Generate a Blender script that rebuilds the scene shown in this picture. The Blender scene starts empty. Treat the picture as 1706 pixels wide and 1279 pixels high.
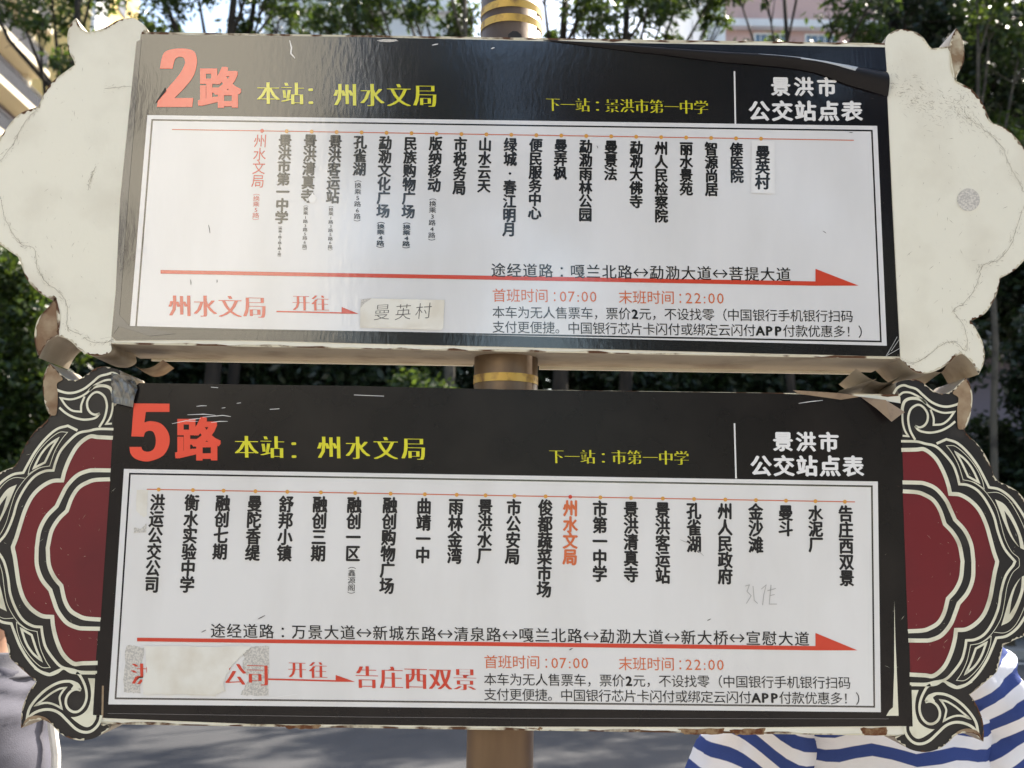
import bpy, math, random
import numpy as np
from mathutils import Vector, Matrix
from mathutils.geometry import tessellate_polygon
random.seed(7); RNG = np.random.default_rng(7)
SC = bpy.context.scene; COL = SC.collection
R = math.radians
# ------------------------------------------------------------------ camera
YAW, PITCH, ROLL = R(0.29), R(8.2008), R(0.8508)
FPX, CX, CY, CAMZ, D = 1800.0, 853.0, 639.5, 1.62, 1.65      # focal length and centre in photo pixels; D: distance of the sign face
cy_, sy_, cp_, sp_ = math.cos(YAW), math.sin(YAW), math.cos(PITCH), math.sin(PITCH)
FWD = Vector((sy_*cp_, cy_*cp_, sp_)); R0 = Vector((cy_, -sy_, 0)); U0 = R0.cross(FWD)
RT = R0*math.cos(ROLL)+U0*math.sin(ROLL); UP = -R0*math.sin(ROLL)+U0*math.cos(ROLL)
cam = bpy.data.cameras.new('camera'); co = bpy.data.objects.new('camera', cam); COL.objects.link(co)
cam.sensor_width = 36; cam.lens = FPX/1706*36; cam.clip_start = .05; cam.clip_end = 600
m = Matrix((RT, UP, -FWD)).transposed().to_4x4(); m.translation = (0, 0, CAMZ); co.matrix_world = m
cam.dof.use_dof = True; cam.dof.focus_distance = 1.66; cam.dof.aperture_fstop = 7.0
SC.camera = co
# ------------------------------------------------------------------ light
SUN_AZ, SUN_EL = R(40), R(45)          # azimuth from +Y towards +X
w = bpy.data.worlds.new('World'); SC.world = w; w.use_nodes = True
nt = w.node_tree; bg = nt.nodes['Background']; sky = nt.nodes.new('ShaderNodeTexSky')
sky.sky_type = 'NISHITA'; sky.sun_disc = False; sky.sun_elevation = SUN_EL; sky.sun_rotation = SUN_AZ
sky.air_density = 1.3; sky.dust_density = 2.5
nt.links.new(sky.outputs[0], bg.inputs[0]); bg.inputs[1].default_value = .12
sl = bpy.data.lights.new('sun', 'SUN'); sl.energy = 4.4; sl.angle = R(.53); sl.color = (1, .93, .82)
so = bpy.data.objects.new('sun', sl); COL.objects.link(so)
sd = Vector((math.sin(SUN_AZ)*math.cos(SUN_EL), math.cos(SUN_AZ)*math.cos(SUN_EL), math.sin(SUN_EL)))
so.rotation_euler = sd.to_track_quat('Z', 'Y').to_euler()
SC.view_settings.view_transform = 'Standard'; SC.view_settings.look = 'None'
SC.view_settings.exposure = 1.6; SC.view_settings.gamma = 1
SC.view_settings.use_white_balance = True; SC.view_settings.white_balance_temperature = 6650; SC.view_settings.white_balance_tint = 10   # the camera balanced for open shade
SC.cycles.use_denoising = True
SC.cycles.max_bounces = 7; SC.cycles.transparent_max_bounces = 8

# ------------------------------------------------------------------ helpers
def at(px, py, Y=D):
    """the point of the vertical plane at depth Y that the photo shows at a pixel"""
    d = RT*((px-CX)/FPX) - UP*((py-CY)/FPX) + FWD
    return Vector((d.x/d.y*Y, Y, CAMZ+d.z/d.y*Y))
def link(o, parent=None):
    COL.objects.link(o)
    if parent is not None: o.parent = parent
    return o
def tag(o, label=None, cat=None, group=None, kind=None):
    for k, v in (('label', label), ('category', cat), ('group', group), ('kind', kind)):
        if v: o[k] = v
    return o
def empty(name, loc, label, cat, group=None, rz=0):
    o = bpy.data.objects.new(name, None); o.empty_display_size = .1; link(o)
    o.location = loc; o.rotation_euler.z = rz
    return tag(o, label, cat, group)
class MB:
    """collects faces and builds ONE mesh object"""
    def __init__(s): s.v = []; s.f = []; s.mi = []; s.att = None
    def add(s, vs, fs, mi=0):
        n = len(s.v); s.v += [tuple(v) for v in vs]; s.f += [tuple(i+n for i in f) for f in fs]; s.mi += [mi]*len(fs)
    def box(s, a, b, mi=0):
        (x0, y0, z0), (x1, y1, z1) = a, b
        s.add([(x0,y0,z0),(x1,y0,z0),(x1,y1,z0),(x0,y1,z0),(x0,y0,z1),(x1,y0,z1),(x1,y1,z1),(x0,y1,z1)],
              [(0,3,2,1),(4,5,6,7),(0,1,5,4),(1,2,6,5),(2,3,7,6),(3,0,4,7)], mi)
    def quad(s, pts, mi=0): s.add(pts, [tuple(range(len(pts)))], mi)
    def poly(s, pts2, y, mi=0, off=(0, 0)):
        """flat polygon in the XZ plane at depth y, facing the camera"""
        p = [Vector((a, b, 0)) for a, b in pts2]
        t = tessellate_polygon([p])
        ar = sum(p[i].x*p[(i+1) % len(p)].y-p[(i+1) % len(p)].x*p[i].y for i in range(len(p)))
        fs = []
        for a, b, c in t:
            cr = (p[b].x-p[a].x)*(p[c].y-p[a].y)-(p[b].y-p[a].y)*(p[c].x-p[a].x)
            if abs(cr) < 1e-12: continue
            fs.append((a, b, c) if cr > 0 else (a, c, b))
        s.add([(v.x+off[0], y, v.y+off[1]) for v in p], fs, mi)
    def tube(s, pts, rad, n=10, mi=0, cap=True):
        base = len(s.v); pts = [Vector(p) for p in pts]; k = len(pts)
        for i, p in enumerate(pts):
            t = (pts[min(i+1, k-1)]-pts[max(i-1, 0)]).normalized()
            a = t.cross(Vector((0, 1, 0)) if abs(t.y) < .9 else Vector((1, 0, 0))).normalized(); b = t.cross(a)
            r = rad[i] if hasattr(rad, '__len__') else rad
            for j in range(n):
                q = 2*math.pi*j/n; s.v.append(tuple(p+(a*math.cos(q)+b*math.sin(q))*r))
        for i in range(k-1):
            for j in range(n):
                j2 = (j+1) % n; s.f.append((base+i*n+j, base+i*n+j2, base+i*n+n+j2, base+i*n+n+j)); s.mi.append(mi)
        if cap:
            s.f.append(tuple(base+j for j in reversed(range(n)))); s.mi.append(mi)
            s.f.append(tuple(base+(k-1)*n+j for j in range(n))); s.mi.append(mi)
    def build(s, name, mats, parent=None, smooth=False, origin=None):
        mats = list(mats) if isinstance(mats, (list, tuple)) else [mats]
        if parent is not None and parent.get('matte'): mats = [matte(q) for q in mats]
        me = bpy.data.meshes.new(name)
        v = s.v
        me.from_pydata(v, [], s.f)
        for mt in (mats if isinstance(mats, (list, tuple)) else [mats]): me.materials.append(mt)
        me.polygons.foreach_set('material_index', s.mi)
        if smooth: me.polygons.foreach_set('use_smooth', [True]*len(s.f))
        me.update(); o = bpy.data.objects.new(name, me); link(o, parent)
        if parent is not None: o.matrix_parent_inverse = Matrix.Translation(-parent.location) if parent.type == 'EMPTY' and parent.rotation_euler.z == 0 else Matrix()
        return o
def cr(pts, closed=False, n=6):
    """smooth line through points; a point given with a third value is a sharp corner"""
    P = [Vector(p[:2]) for p in pts]; C = [len(p) > 2 for p in pts]; k = len(P); out = []
    for i in range(k if closed else k-1):
        b, c = P[i], P[(i+1) % k]
        a = b-(c-b) if (C[i] or (not closed and i == 0)) else P[i-1]
        d = c+(c-b) if (C[(i+1) % k] or (not closed and i == k-2)) else P[(i+2) % k]
        for j in range(n):
            t = j/n
            out.append(.5*((2*b)+(c-a)*t+(2*a-5*b+4*c-d)*t*t+(3*b-a-3*c+d)*t**3))
    if not closed: out.append(P[-1])
    return out
def xz(px, py): p = at(px, py); return (p.x, p.z)
def pl(pts): return [xz(*p[:2]) for p in pts]
def strip(line, wd, taper=False, closed=False):
    """polyline -> list of quads of the given width (2-D)"""
    L = [Vector(p) for p in line]; n = len(L); A = []; B = []
    for i in range(n):
        if closed: a, c = L[i-1], L[(i+1) % n]
        else: a, c = L[max(i-1, 0)], L[min(i+1, n-1)]
        b = L[i]; d1 = (b-a); d2 = (c-b)
        d1 = d1.normalized() if d1.length > 1e-9 else d2.normalized(); d2 = d2.normalized() if d2.length > 1e-9 else d1
        t = d1+d2
        t = t.normalized() if t.length > 1e-6 else d1
        nn = Vector((-t.y, t.x)); cs = max(.45, abs(nn.dot(Vector((-d1.y, d1.x)))))
        ww = wd/2/cs
        if taper: ww *= max(.15, math.sin(math.pi*(i+.5)/n))
        A.append(b+nn*ww); B.append(b-nn*ww)
    return [(B[i], B[(i+1) % n], A[(i+1) % n], A[i]) for i in range(n if closed else n-1)]
def add_strip(mb, line, wd, y, mi=0, **k):
    for q in strip(line, wd, **k):
        ar = sum(q[i].x*q[(i+1) % 4].y-q[(i+1) % 4].x*q[i].y for i in range(4))
        if ar < 0: q = q[::-1]
        mb.quad([(p.x, y, p.y) for p in q], mi)
MMP = D/FPX                                                     # metres per photo pixel on the sign face

# ------------------------------------------------------------------ materials
def mat(name, col, rough=.5, spec=.5, metal=0, var=None, vscale=8, vmin=.45, vmax=.65, bump=0, bscale=60, bstretch=(1, 1, 1), detail=4,
        vstretch=(1, 1, 1), rvar=0, coat=0):
    M = bpy.data.materials.new(name); M.use_nodes = True; t = M.node_tree; p = t.nodes['Principled BSDF']
    p.inputs['Base Color'].default_value = (*col, 1); p.inputs['Roughness'].default_value = rough
    p.inputs['Specular IOR Level'].default_value = spec; p.inputs['Metallic'].default_value = metal
    if coat: p.inputs['Coat Weight'].default_value = coat; p.inputs['Coat Roughness'].default_value = .06
    tc = t.nodes.new('ShaderNodeTexCoord')
    def noise(sc, st, dt):
        mp = t.nodes.new('ShaderNodeMapping'); mp.inputs['Scale'].default_value = st; t.links.new(tc.outputs['Object'], mp.inputs[0])
        n = t.nodes.new('ShaderNodeTexNoise'); n.inputs['Scale'].default_value = sc; n.inputs['Detail'].default_value = dt
        t.links.new(mp.outputs[0], n.inputs['Vector']); return n
    if var:
        n = noise(vscale, vstretch, 8); r = t.nodes.new('ShaderNodeValToRGB')
        r.color_ramp.elements[0].position = vmin; r.color_ramp.elements[1].position = vmax
        r.color_ramp.elements[0].color = (*col, 1); r.color_ramp.elements[1].color = (*var, 1)
        t.links.new(n.outputs['Fac'], r.inputs[0]); t.links.new(r.outputs[0], p.inputs['Base Color'])
        if rvar:
            mr = t.nodes.new('ShaderNodeMapRange'); mr.inputs[3].default_value = rough; mr.inputs[4].default_value = rough+rvar
            t.links.new(n.outputs['Fac'], mr.inputs[0]); t.links.new(mr.outputs[0], p.inputs['Roughness'])
    if bump:
        n = noise(bscale, bstretch, detail); b = t.nodes.new('ShaderNodeBump'); b.inputs['Strength'].default_value = bump
        b.inputs['Distance'].default_value = .002
        t.links.new(n.outputs['Fac'], b.inputs['Height']); t.links.new(b.outputs[0], p.inputs['Normal'])
        if coat: t.links.new(b.outputs[0], p.inputs['Coat Normal'])
    return M
VB = dict(bump=.06, bscale=95, bstretch=(1.5, 1, .5), detail=7)
def vinyl(name, col, **k):
    M = mat(name, col, rough=.14, spec=1.0, coat=.7, **{**VB, **k}); M.node_tree.nodes['Principled BSDF'].inputs['Coat IOR'].default_value = 1.6
    return M
M_blk = vinyl('vinyl_black', (.010, .009, .011), var=(.016, .014, .015), vscale=3)
M_wht = vinyl('vinyl_white', (.75, .745, .75), var=(.66, .655, .65), vscale=6, vmin=.42, vmax=.8, vstretch=(1.6, 1, .5))
M_ink = vinyl('ink_black', (.018, .017, .018))
M_red = vinyl('ink_red', (.62, .065, .035)); M_ora = vinyl('ink_orange', (.66, .16, .06))
M_num = vinyl('ink_vermilion', (.80, .085, .045)); M_yel = vinyl('ink_yellow', (.70, .66, .035)); M_dot = vinyl('ink_ochre', (.68, .33, .07))
M_lin = vinyl('ink_thin_red', (.60, .17, .10)); M_let = vinyl('ink_white', (.80, .79, .78))
M_blk2 = mat('vinyl_black_worn', (.010, .008, .008), rough=.26, spec=.32, var=(.016, .013, .012), vscale=9, **VB); M_wht2 = mat('vinyl_white_worn', (.75, .74, .725), rough=.35, spec=.4, var=(.65, .635, .61), vscale=6, vmin=.42, vmax=.8, vstretch=(1.6, 1, .5), **VB)
_mt = {}
def matte(M):
    '''the lower poster has weathered: the same inks with a duller surface'''
    if not M.name.startswith('ink_'): return M
    if M not in _mt:
        c = M.copy(); c.name = M.name+'_worn'; p = c.node_tree.nodes['Principled BSDF']; p.inputs['Coat Weight'].default_value = 0
        p.inputs['Roughness'].default_value = .35; p.inputs['Specular IOR Level'].default_value = .35; _mt[M] = c
    return _mt[M]
M_navy = vinyl('vinyl_navy', (.018, .022, .034)); M_gry = mat('adhesive_residue', (.46, .44, .41), .8, .2, var=(.66, .63, .57), vscale=420, vmin=.42, vmax=.58)
M_pap = mat('paper_slip', (.77, .75, .68), .75, .2, var=(.68, .64, .55), vscale=20); M_pen = mat('pencil', (.10, .095, .09), .6, .3)
M_cream = mat('cream_paint', (.78, .755, .64), .27, .6, var=(.64, .60, .49), vscale=9, vmin=.48, vmax=.82, rvar=.25, bump=.12, bscale=150, bstretch=(1, 1, .7))
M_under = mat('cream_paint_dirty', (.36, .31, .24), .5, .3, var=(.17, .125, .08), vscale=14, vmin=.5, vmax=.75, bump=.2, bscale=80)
M_chip = mat('chipped_paint', (.62, .57, .43), .6, .3, var=(.10, .045, .02), vscale=26, vmin=.47, vmax=.55, bump=.4, bscale=90)
M_rust = mat('rusty_steel', (.20, .115, .06), .6, .4, var=(.36, .27, .17), vscale=30, vmin=.4, vmax=.65, bump=.3, bscale=120)
M_dirt = mat('grime', (.20, .165, .12), .8, .2, var=(.36, .31, .23), vscale=200)
M_plate = mat('printed_black', (.014, .012, .012), .26, .45, var=(.035, .030, .026), vscale=26, vmin=.56, vmax=.8, bump=.08, bscale=110, rvar=.3); M_line = mat('printed_cream', (.74, .72, .57), .30, .5, var=(.56, .53, .40), vscale=30, vmin=.5, vmax=.72, bump=.1, bscale=140)
M_mar = mat('printed_maroon', (.155, .013, .018), .26, .35, var=(.110, .011, .015), vscale=9, vmin=.42, vmax=.8, bump=.06, bscale=110, bstretch=(.3, 1, 2.5), rvar=.35)
M_pole = mat('brown_pole_paint', (.13, .082, .048), .3, .5, metal=.5, var=(.19, .125, .07), vscale=14, vmin=.42, vmax=.66, vstretch=(1, 1, .12), bump=.2, bscale=60, rvar=.3)
M_gold = mat('gold_band', (.52, .33, .07), .3, .5, metal=.3, var=(.24, .14, .05), vscale=45, vmin=.5, vmax=.66, rvar=.3)
M_tape = mat('brown_backing', (.30, .21, .13), .55, .4, var=(.17, .11, .07), vscale=40)
M_glare = mat('vinyl_back_glint', (.45, .45, .43), .35, .5)  # pale reverse of the vinyl; also paints the glints on the clear tape

# ------------------------------------------------------------------ lettering
FC = bpy.data.curves.new('lettering_source', 'FONT'); FC.resolution_u = 2
FO = bpy.data.objects.new('lettering_source', FC); COL.objects.link(FO)
_g = {}
def glyph(ch, offs=0.0):
    k = (ch, offs)
    if k not in _g:
        FC.body = ch; FC.offset = offs; bpy.context.view_layer.update()
        me = bpy.data.meshes.new_from_object(FO.evaluated_get(bpy.context.evaluated_depsgraph_get()))
        V = np.array([v.co[:2] for v in me.vertices]) if len(me.vertices) else np.zeros((0, 2))
        F = [tuple(p.vertices) for p in me.polygons]; bpy.data.meshes.remove(me)
        if len(V) and (ord(ch) < 0x2E80): V[:, 0] += .5-(V[:, 0].min()+V[:, 0].max())/2
        if len(V) and ch in '：': V[:, 0] += .5-(V[:, 0].min()+V[:, 0].max())/2
        if len(V) and ch in '↔': V = (V-np.array([.5, (V[:, 1].min()+V[:, 1].max())/2]))*np.array([.86, .86])+np.array([.5, .36])
        _g[k] = (V, F)
    return _g[k]
def style(kind):
    # outline offset, and shifts (em) that thicken the strokes
    if kind == 'plain': return 0, [(0, 0)]
    if kind == 'thin': return -.014, [(0, 0)]
    if kind == 'medium': return 0, [(-.008, 0), (.008, 0), (0, .006)]
    if kind == 'bold': return 0, [(-.042, .0), (.042, 0), (0, .03), (0, -.03), (-.02, .015), (.02, -.015)]
    if kind == 'heavy': return 0, [(a*.036, b*.030) for a in (-1, 0, 1) for b in (-1, 0, 1)]
    if kind == 'song': return -.022, [(x, 0) for x in (-.052, -.031, -.010, .010, .031, .052)]
    if kind == 'songsmall': return -.025, [(x, 0) for x in (-.048, -.016, .016, .048)]
LAY = .0000155
class Text:
    def __init__(s): s.mb = MB()
    def ch(s, c, cx, cy, w, h, kind, y, rx=(1, 0), uy=(0, -1), rot=0, mi=0):
        """one character centred at a pixel, w x h pixels"""
        offs, sh = style(kind); V, F = glyph(c, offs)
        if not len(V): return
        q = V-np.array([.5, .38])
        if rot: q = np.stack([q[:, 1], -q[:, 0]], 1)
        for k, (a, b) in enumerate(sh):
            X = (q[:, 0]+a)*w; Yv = (q[:, 1]+b)*h
            px = cx+rx[0]*X+uy[0]*Yv; py = cy+rx[1]*X+uy[1]*Yv
            s.mb.add([(p.x, y-k*LAY, p.z) for p in (at(u, v) for u, v in zip(px, py))], F, mi)
    def row(s, txt, x0, y0, x1, y1, w, h, kind, y, mi=0, narrow=True):
        """characters from the left edge (x0,y0) to the right edge (x1,y1) of the line's middle"""
        adv = []
        for c in txt:
            a = 1.0
            if c in '0123456789': a = .62
            elif c in 'APP': a = .72
            elif c == ':' : a = .36
            adv.append(a)
        T = sum(adv); L = math.hypot(x1-x0, y1-y0); d = ((x1-x0)/L, (y1-y0)/L); t = 0
        for c, a in zip(txt, adv):
            m = (t+a/2)/T; t += a
            kk = 'bold' if (kind == 'notice' and c in '2AP') else ('plain' if kind == 'notice' else kind)
            s.ch(c, x0+(x1-x0)*m, y0+(y1-y0)*m, w, h, kk, y, rx=d, uy=(-.02, -1), mi=mi)
    def col(s, txt, x0, y0, x1, y1, w, kind, y, mi=0, fill=1.06):
        n = len(txt); pit = (y1-y0)/n
        for i, c in enumerate(txt):
            f = (i+.5)/n; rot = c in '（）'
            s.ch(c, x0+(x1-x0)*f, y0+(y1-y0)*f, w, pit*fill, kind, y, rx=(1, .012), uy=((x0-x1)/(y1-y0), -1), rot=rot, mi=mi)
    def done(s, name, mats, parent): return s.mb.build(name, mats, parent)
def rect_px(mb, c, y, mi=0): mb.poly(pl(c), y, mi)
def frame_px(mb, c, wpx, y, mi=0):
    L = [Vector(p) for p in pl(c)]; add_strip(mb, L, wpx*MMP, y, mi, closed=True)
def specks(mb, line, n, spread, size, y, mi=0):
    """scratched dirt along a line: small slivers"""
    L = [Vector(p) for p in line]
    for _ in range(n):
        i = random.randrange(len(L)-1); p = L[i].lerp(L[i+1], random.random())+Vector((random.gauss(0, spread), random.gauss(0, spread)))
        t = (L[i+1]-L[i]); t = t.normalized() if t.length > 0 else Vector((1, 0)); a = random.gauss(0, .5)
        t = Vector((t.x*math.cos(a)-t.y*math.sin(a), t.x*math.sin(a)+t.y*math.cos(a))); nn = Vector((-t.y, t.x))
        l = size*random.choice((.5, .8, 1.5, 3.5))*random.uniform(.6, 1.4); ww = size*random.uniform(.07, .20)
        q = [p-t*l, p+nn*ww*-1, p+t*l, p+nn*ww]
        mb.quad([(a_.x, y, a_.y) for a_ in q], mi)

# ------------------------------------------------------------------ the sign: pole
DEPTH = .135
POLE = at(843, 612, D+.067); PX, PY, PR = POLE.x, POLE.y, .0512
pole = empty('bus_stop_pole', (PX, PY, 0), 'tall round brown metal pole with gold rings carrying both route boards', 'pole')
mb = MB(); mb.tube([(PX, PY, .0), (PX, PY, .02)], .13, 24); mb.build('base_plate', M_pole, pole)
mb = MB(); mb.tube([(PX, PY, .02), (PX, PY, 3.1)], PR, 40, cap=True); mb.build('post', M_pole, pole, smooth=True)
for py_ in (4, 28, 627):
    z = at(853, py_, PY-PR).z
    mb = MB(); mb.tube([(PX, PY, z-.0065), (PX, PY, z+.0065)], PR+.0008, 40, cap=False); mb.build('gold_ring', M_gold, pole, smooth=True)

# ------------------------------------------------------------------ boards
def extrude(mb, out, y, depth, mi_front, mi_side, mi_edge, edge=.003):
    """outline (x,z) -> front with a worn edge band, side walls, back"""
    o = [Vector(p) for p in out]; n = len(o)
    if sum(o[i].x*o[(i+1) % n].y-o[(i+1) % n].x*o[i].y for i in range(n)) < 0: o = o[::-1]
    mb.poly([tuple(p) for p in o], y, mi_front)
    for i in range(n):
        a, b = o[i], o[(i+1) % n]
        mb.quad([(a.x, y, a.y), (a.x, y+depth, a.y), (b.x, y+depth, b.y), (b.x, y, b.y)], mi_side)
    b0 = len(mb.v); mb.poly([tuple(p) for p in o], y+depth, mi_side)
def edge_band(mb, line, wd, y, mi, jit=.35, skip=None):
    """irregular chipped band along an edge"""
    L = [Vector(p) for p in line]; A = []
    for i in range(len(L)):
        t = (L[min(i+1, len(L)-1)]-L[max(i-1, 0)]).normalized(); nn = Vector((-t.y, t.x)); A.append(L[i]+nn*wd*(1+random.uniform(-jit, jit)*1.8))
    for i in range(len(L)-1):
        if skip and skip(L[i]) and skip(L[i+1]): continue
        q = [L[i], L[i+1], A[i+1], A[i]]
        ar = sum(q[k].x*q[(k+1) % 4].y-q[(k+1) % 4].x*q[k].y for k in range(4))
        if ar < 0: q = q[::-1]
        mb.quad([(p.x, y, p.y) for p in q], mi)

F0 = D                      # front face of the boards
UB = dict(TL=(236, 53), TR=(1475, 72), BR=(1500, 598), BL=(185, 573))
LB = dict(TL=(191, 640), TR=(1500, 657), BR=(1518, 1226), BL=(157, 1206))
def board_box(parent, B, name='box'):
    q = [at(*B[k]) for k in ('TL', 'TR', 'BR', 'BL')]
    mb = MB(); o = [(p.x, p.z) for p in q]
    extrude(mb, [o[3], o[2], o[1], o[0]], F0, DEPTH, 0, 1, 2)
    # rusty worn bands along the top and bottom rims
    def seg(a, b, n=60): return [Vector(a).lerp(Vector(b), i/n) for i in range(n+1)]
    edge_band(mb, seg(o[1], o[0]), .0035, F0-.0004, 2); edge_band(mb, seg(o[3], o[2]), .0026, F0-.0004, 2)
    mb.box((o[3][0]+.02, F0+DEPTH-.004, o[3][1]-.004), (PX-PR-.004, F0+DEPTH+.002, o[3][1]+.002), 0)
    mb.box((PX+PR+.004, F0+DEPTH-.004, o[2][1]-.004), (o[2][0]-.02, F0+DEPTH+.002, o[2][1]+.002), 0)
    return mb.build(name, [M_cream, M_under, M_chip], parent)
q = at(843, 330, D)
upper = empty('route_board', (PX, F0, at(843, 590).z), 'upper bus route board number 2 with plain cream scroll ends and curling poster', 'sign', 'bus route boards on the brown pole')
lower = empty('route_board', (PX, F0, at(843, 1215).z), 'lower bus route board number 5 with maroon and black patterned scroll ends', 'sign', 'bus route boards on the brown pole')
board_box(upper, UB); board_box(lower, LB)

# --- upper scroll ends: outlines traced in photo pixels (4x crops)
def c4(*p): return [(1280+a/4, b/4)+tuple(k) for a, b, *k in p]
def c8(*p): return [(1280+a/4, 320+b/4)+tuple(k) for a, b, *k in p]
def c1(*p): return [(a/4, b/4)+tuple(k) for a, b, *k in p]
def c5(*p): return [(a/4, 320+b/4)+tuple(k) for a, b, *k in p]
RU = [(1474, 73, 1)] + c4((790,240),(840,205),(880,195),(940,203),(1000,225),(1040,262),(1065,300),(1090,322),(1140,318),(1204,308,1)) \
   + c4((1246,540,1),(1290,560),(1350,595),(1400,650),(1440,715),(1470,790),(1500,825,1),(1550,840),(1600,870),(1650,920),(1690,970)) \
   + [(1722,272),(1734,310),(1738,345),(1734,385),(1722,415)] \
   + c8((1690,470),(1640,520),(1600,545),(1545,572,1),(1535,620),(1520,680),(1480,760),(1440,810),(1390,840),(1345,858,1)) \
   + c8((1370,890),(1400,945),(1425,1000),(1440,1080),(1430,1150),(1400,1215,1),(1380,1175),(1350,1130),(1310,1090),(1280,1078),(1240,1100),(1200,1140),(1140,1180),(1070,1205),(1000,1205),(950,1180),(910,1140)) + [(1500, 598, 1)]
LU = c1((945,212,1),(985,205),(960,165),(900,125),(840,122),(780,140),(740,165),(700,185),(640,205),(590,215),(550,195),(525,160),(510,120,1),(480,150),(455,210),(450,280),(465,350),(490,400),(500,432,1),(440,475),(380,520),(330,570),(290,640),(255,712,1),(200,730),(140,755),(80,810),(30,880)) \
   + [(-8,243),(-22,280),(-26,315),(-20,360)] + c5((-40,320),(0,345),(60,390),(120,430,1),(150,500),(180,580),(240,650),(310,700),(372,702,1)) \
   + c5((388,960,1),(440,975),(490,1010),(530,1050),(600,1085),(680,1090),(740,1060)) + [(185, 573, 1)]
HRU = c4((1246,540,1),(1212,465),(1204,308,1),(1225,240),(1250,188,1),(1285,245),(1303,320),(1302,400),(1280,460),(1258,500))
HLU = c5((372,702,1),(330,760),(260,840),(235,920),(235,1000),(258,1105,1),(290,1040),(335,985),(388,960,1),(402,880),(400,800))
SEAM_R = c4((790,560),(900,590),(1000,640),(1100,700),(1250,690),(1300,740),(1350,800),(1430,860),(1500,920),(1560,990),(1600,1090),(1660,1200),(1700,1280)) 
SEAM_R2 = c8((1690,120),(1650,250),(1620,340),(1560,430),(1480,470),(1420,500),(1400,580),(1370,650),(1300,740),(1230,790),(1290,870),(1320,960),(1320,1060))
SEAM_R3 = c8((870,1120),(960,1140),(1060,1090),(1150,1020),(1240,1000),(1310,1060))
SEAM_L = c1((250,730),(180,800),(130,880),(90,960),(30,1040),(0,1080)); SEAM_L2 = c5((0,30),(40,180),(90,280),(150,350),(230,380),(250,500),(310,600),(400,670),(450,760),(450,900),(540,950))
SEAM_L3 = c5((560,970),(620,1000),(700,1000),(760,990)); SEAM_L4 = c1((700,590),(780,585),(880,580)); SEAM_L5 = c1((640,1110),(610,1180),(590,1270))
def scroll(parent, out, seams, horns, nsp):
    right = out[0][0] > 853; e0, e1 = (at(1474, 73).x, at(1500, 598).x) if right else (at(236, 53).x, at(185, 573).x); bx0, bx1 = (e0+e1)/2, (e1-e0)/2
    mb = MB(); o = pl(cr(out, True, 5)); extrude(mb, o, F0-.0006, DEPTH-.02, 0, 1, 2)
    loop = o+[o[0]]
    ar = sum(o[i][0]*o[(i+1) % len(o)][1]-o[(i+1) % len(o)][0]*o[i][1] for i in range(len(o)))
    edge_band(mb, loop if ar > 0 else loop[::-1], .0022, F0-.0011, 2, .5, lambda p: abs(p.x-bx0) < abs(bx1)+.004)
    for s, n in zip(seams, nsp):
        L = pl(cr(s, False, 5)); specks(mb, L, n*2, .016 if n == 260 else .0035, .0013, F0-.0013, 3)
        if n != 260: add_strip(mb, [(p[0]+random.gauss(0, .0006), p[1]+random.gauss(0, .0006)) for p in L], .0004, F0-.00125, 3)
    for h in horns:
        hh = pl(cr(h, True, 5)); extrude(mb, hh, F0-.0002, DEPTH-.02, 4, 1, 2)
        lp = hh+[hh[0]]; a2 = sum(hh[i][0]*hh[(i+1) % len(hh)][1]-hh[(i+1) % len(hh)][0]*hh[i][1] for i in range(len(hh)))
        edge_band(mb, lp if a2 > 0 else lp[::-1], .002, F0-.0014, 2, .5)
    return mb, o
mb, o = scroll(upper, RU, [SEAM_R[:7], SEAM_R[5:], SEAM_R2, SEAM_R3], [HRU], [260, 70, 90, 40])
mb.poly(pl([(1613+19*math.cos(a*.3), 333+19*math.sin(a*.3)) for a in range(21)]), F0-.0012, 5)
L = pl([(1500, 100), (1620, 330), (1560, 480)])
specks(mb, L, 90, .045, .0014, F0-.0013, 3)
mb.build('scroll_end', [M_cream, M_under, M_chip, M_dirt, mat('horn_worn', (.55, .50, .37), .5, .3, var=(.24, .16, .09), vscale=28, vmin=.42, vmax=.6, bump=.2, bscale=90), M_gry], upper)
mb, o = scroll(upper, LU, [SEAM_L, SEAM_L2, SEAM_L3, SEAM_L4, SEAM_L5], [HLU], [30, 80, 24, 14, 18])
specks(mb, pl([(120, 110), (100, 300), (140, 500)]), 70, .04, .0013, F0-.0013, 3)
mb.build('scroll_end', [M_cream, M_under, M_chip, M_dirt, M_rust], upper)

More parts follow.
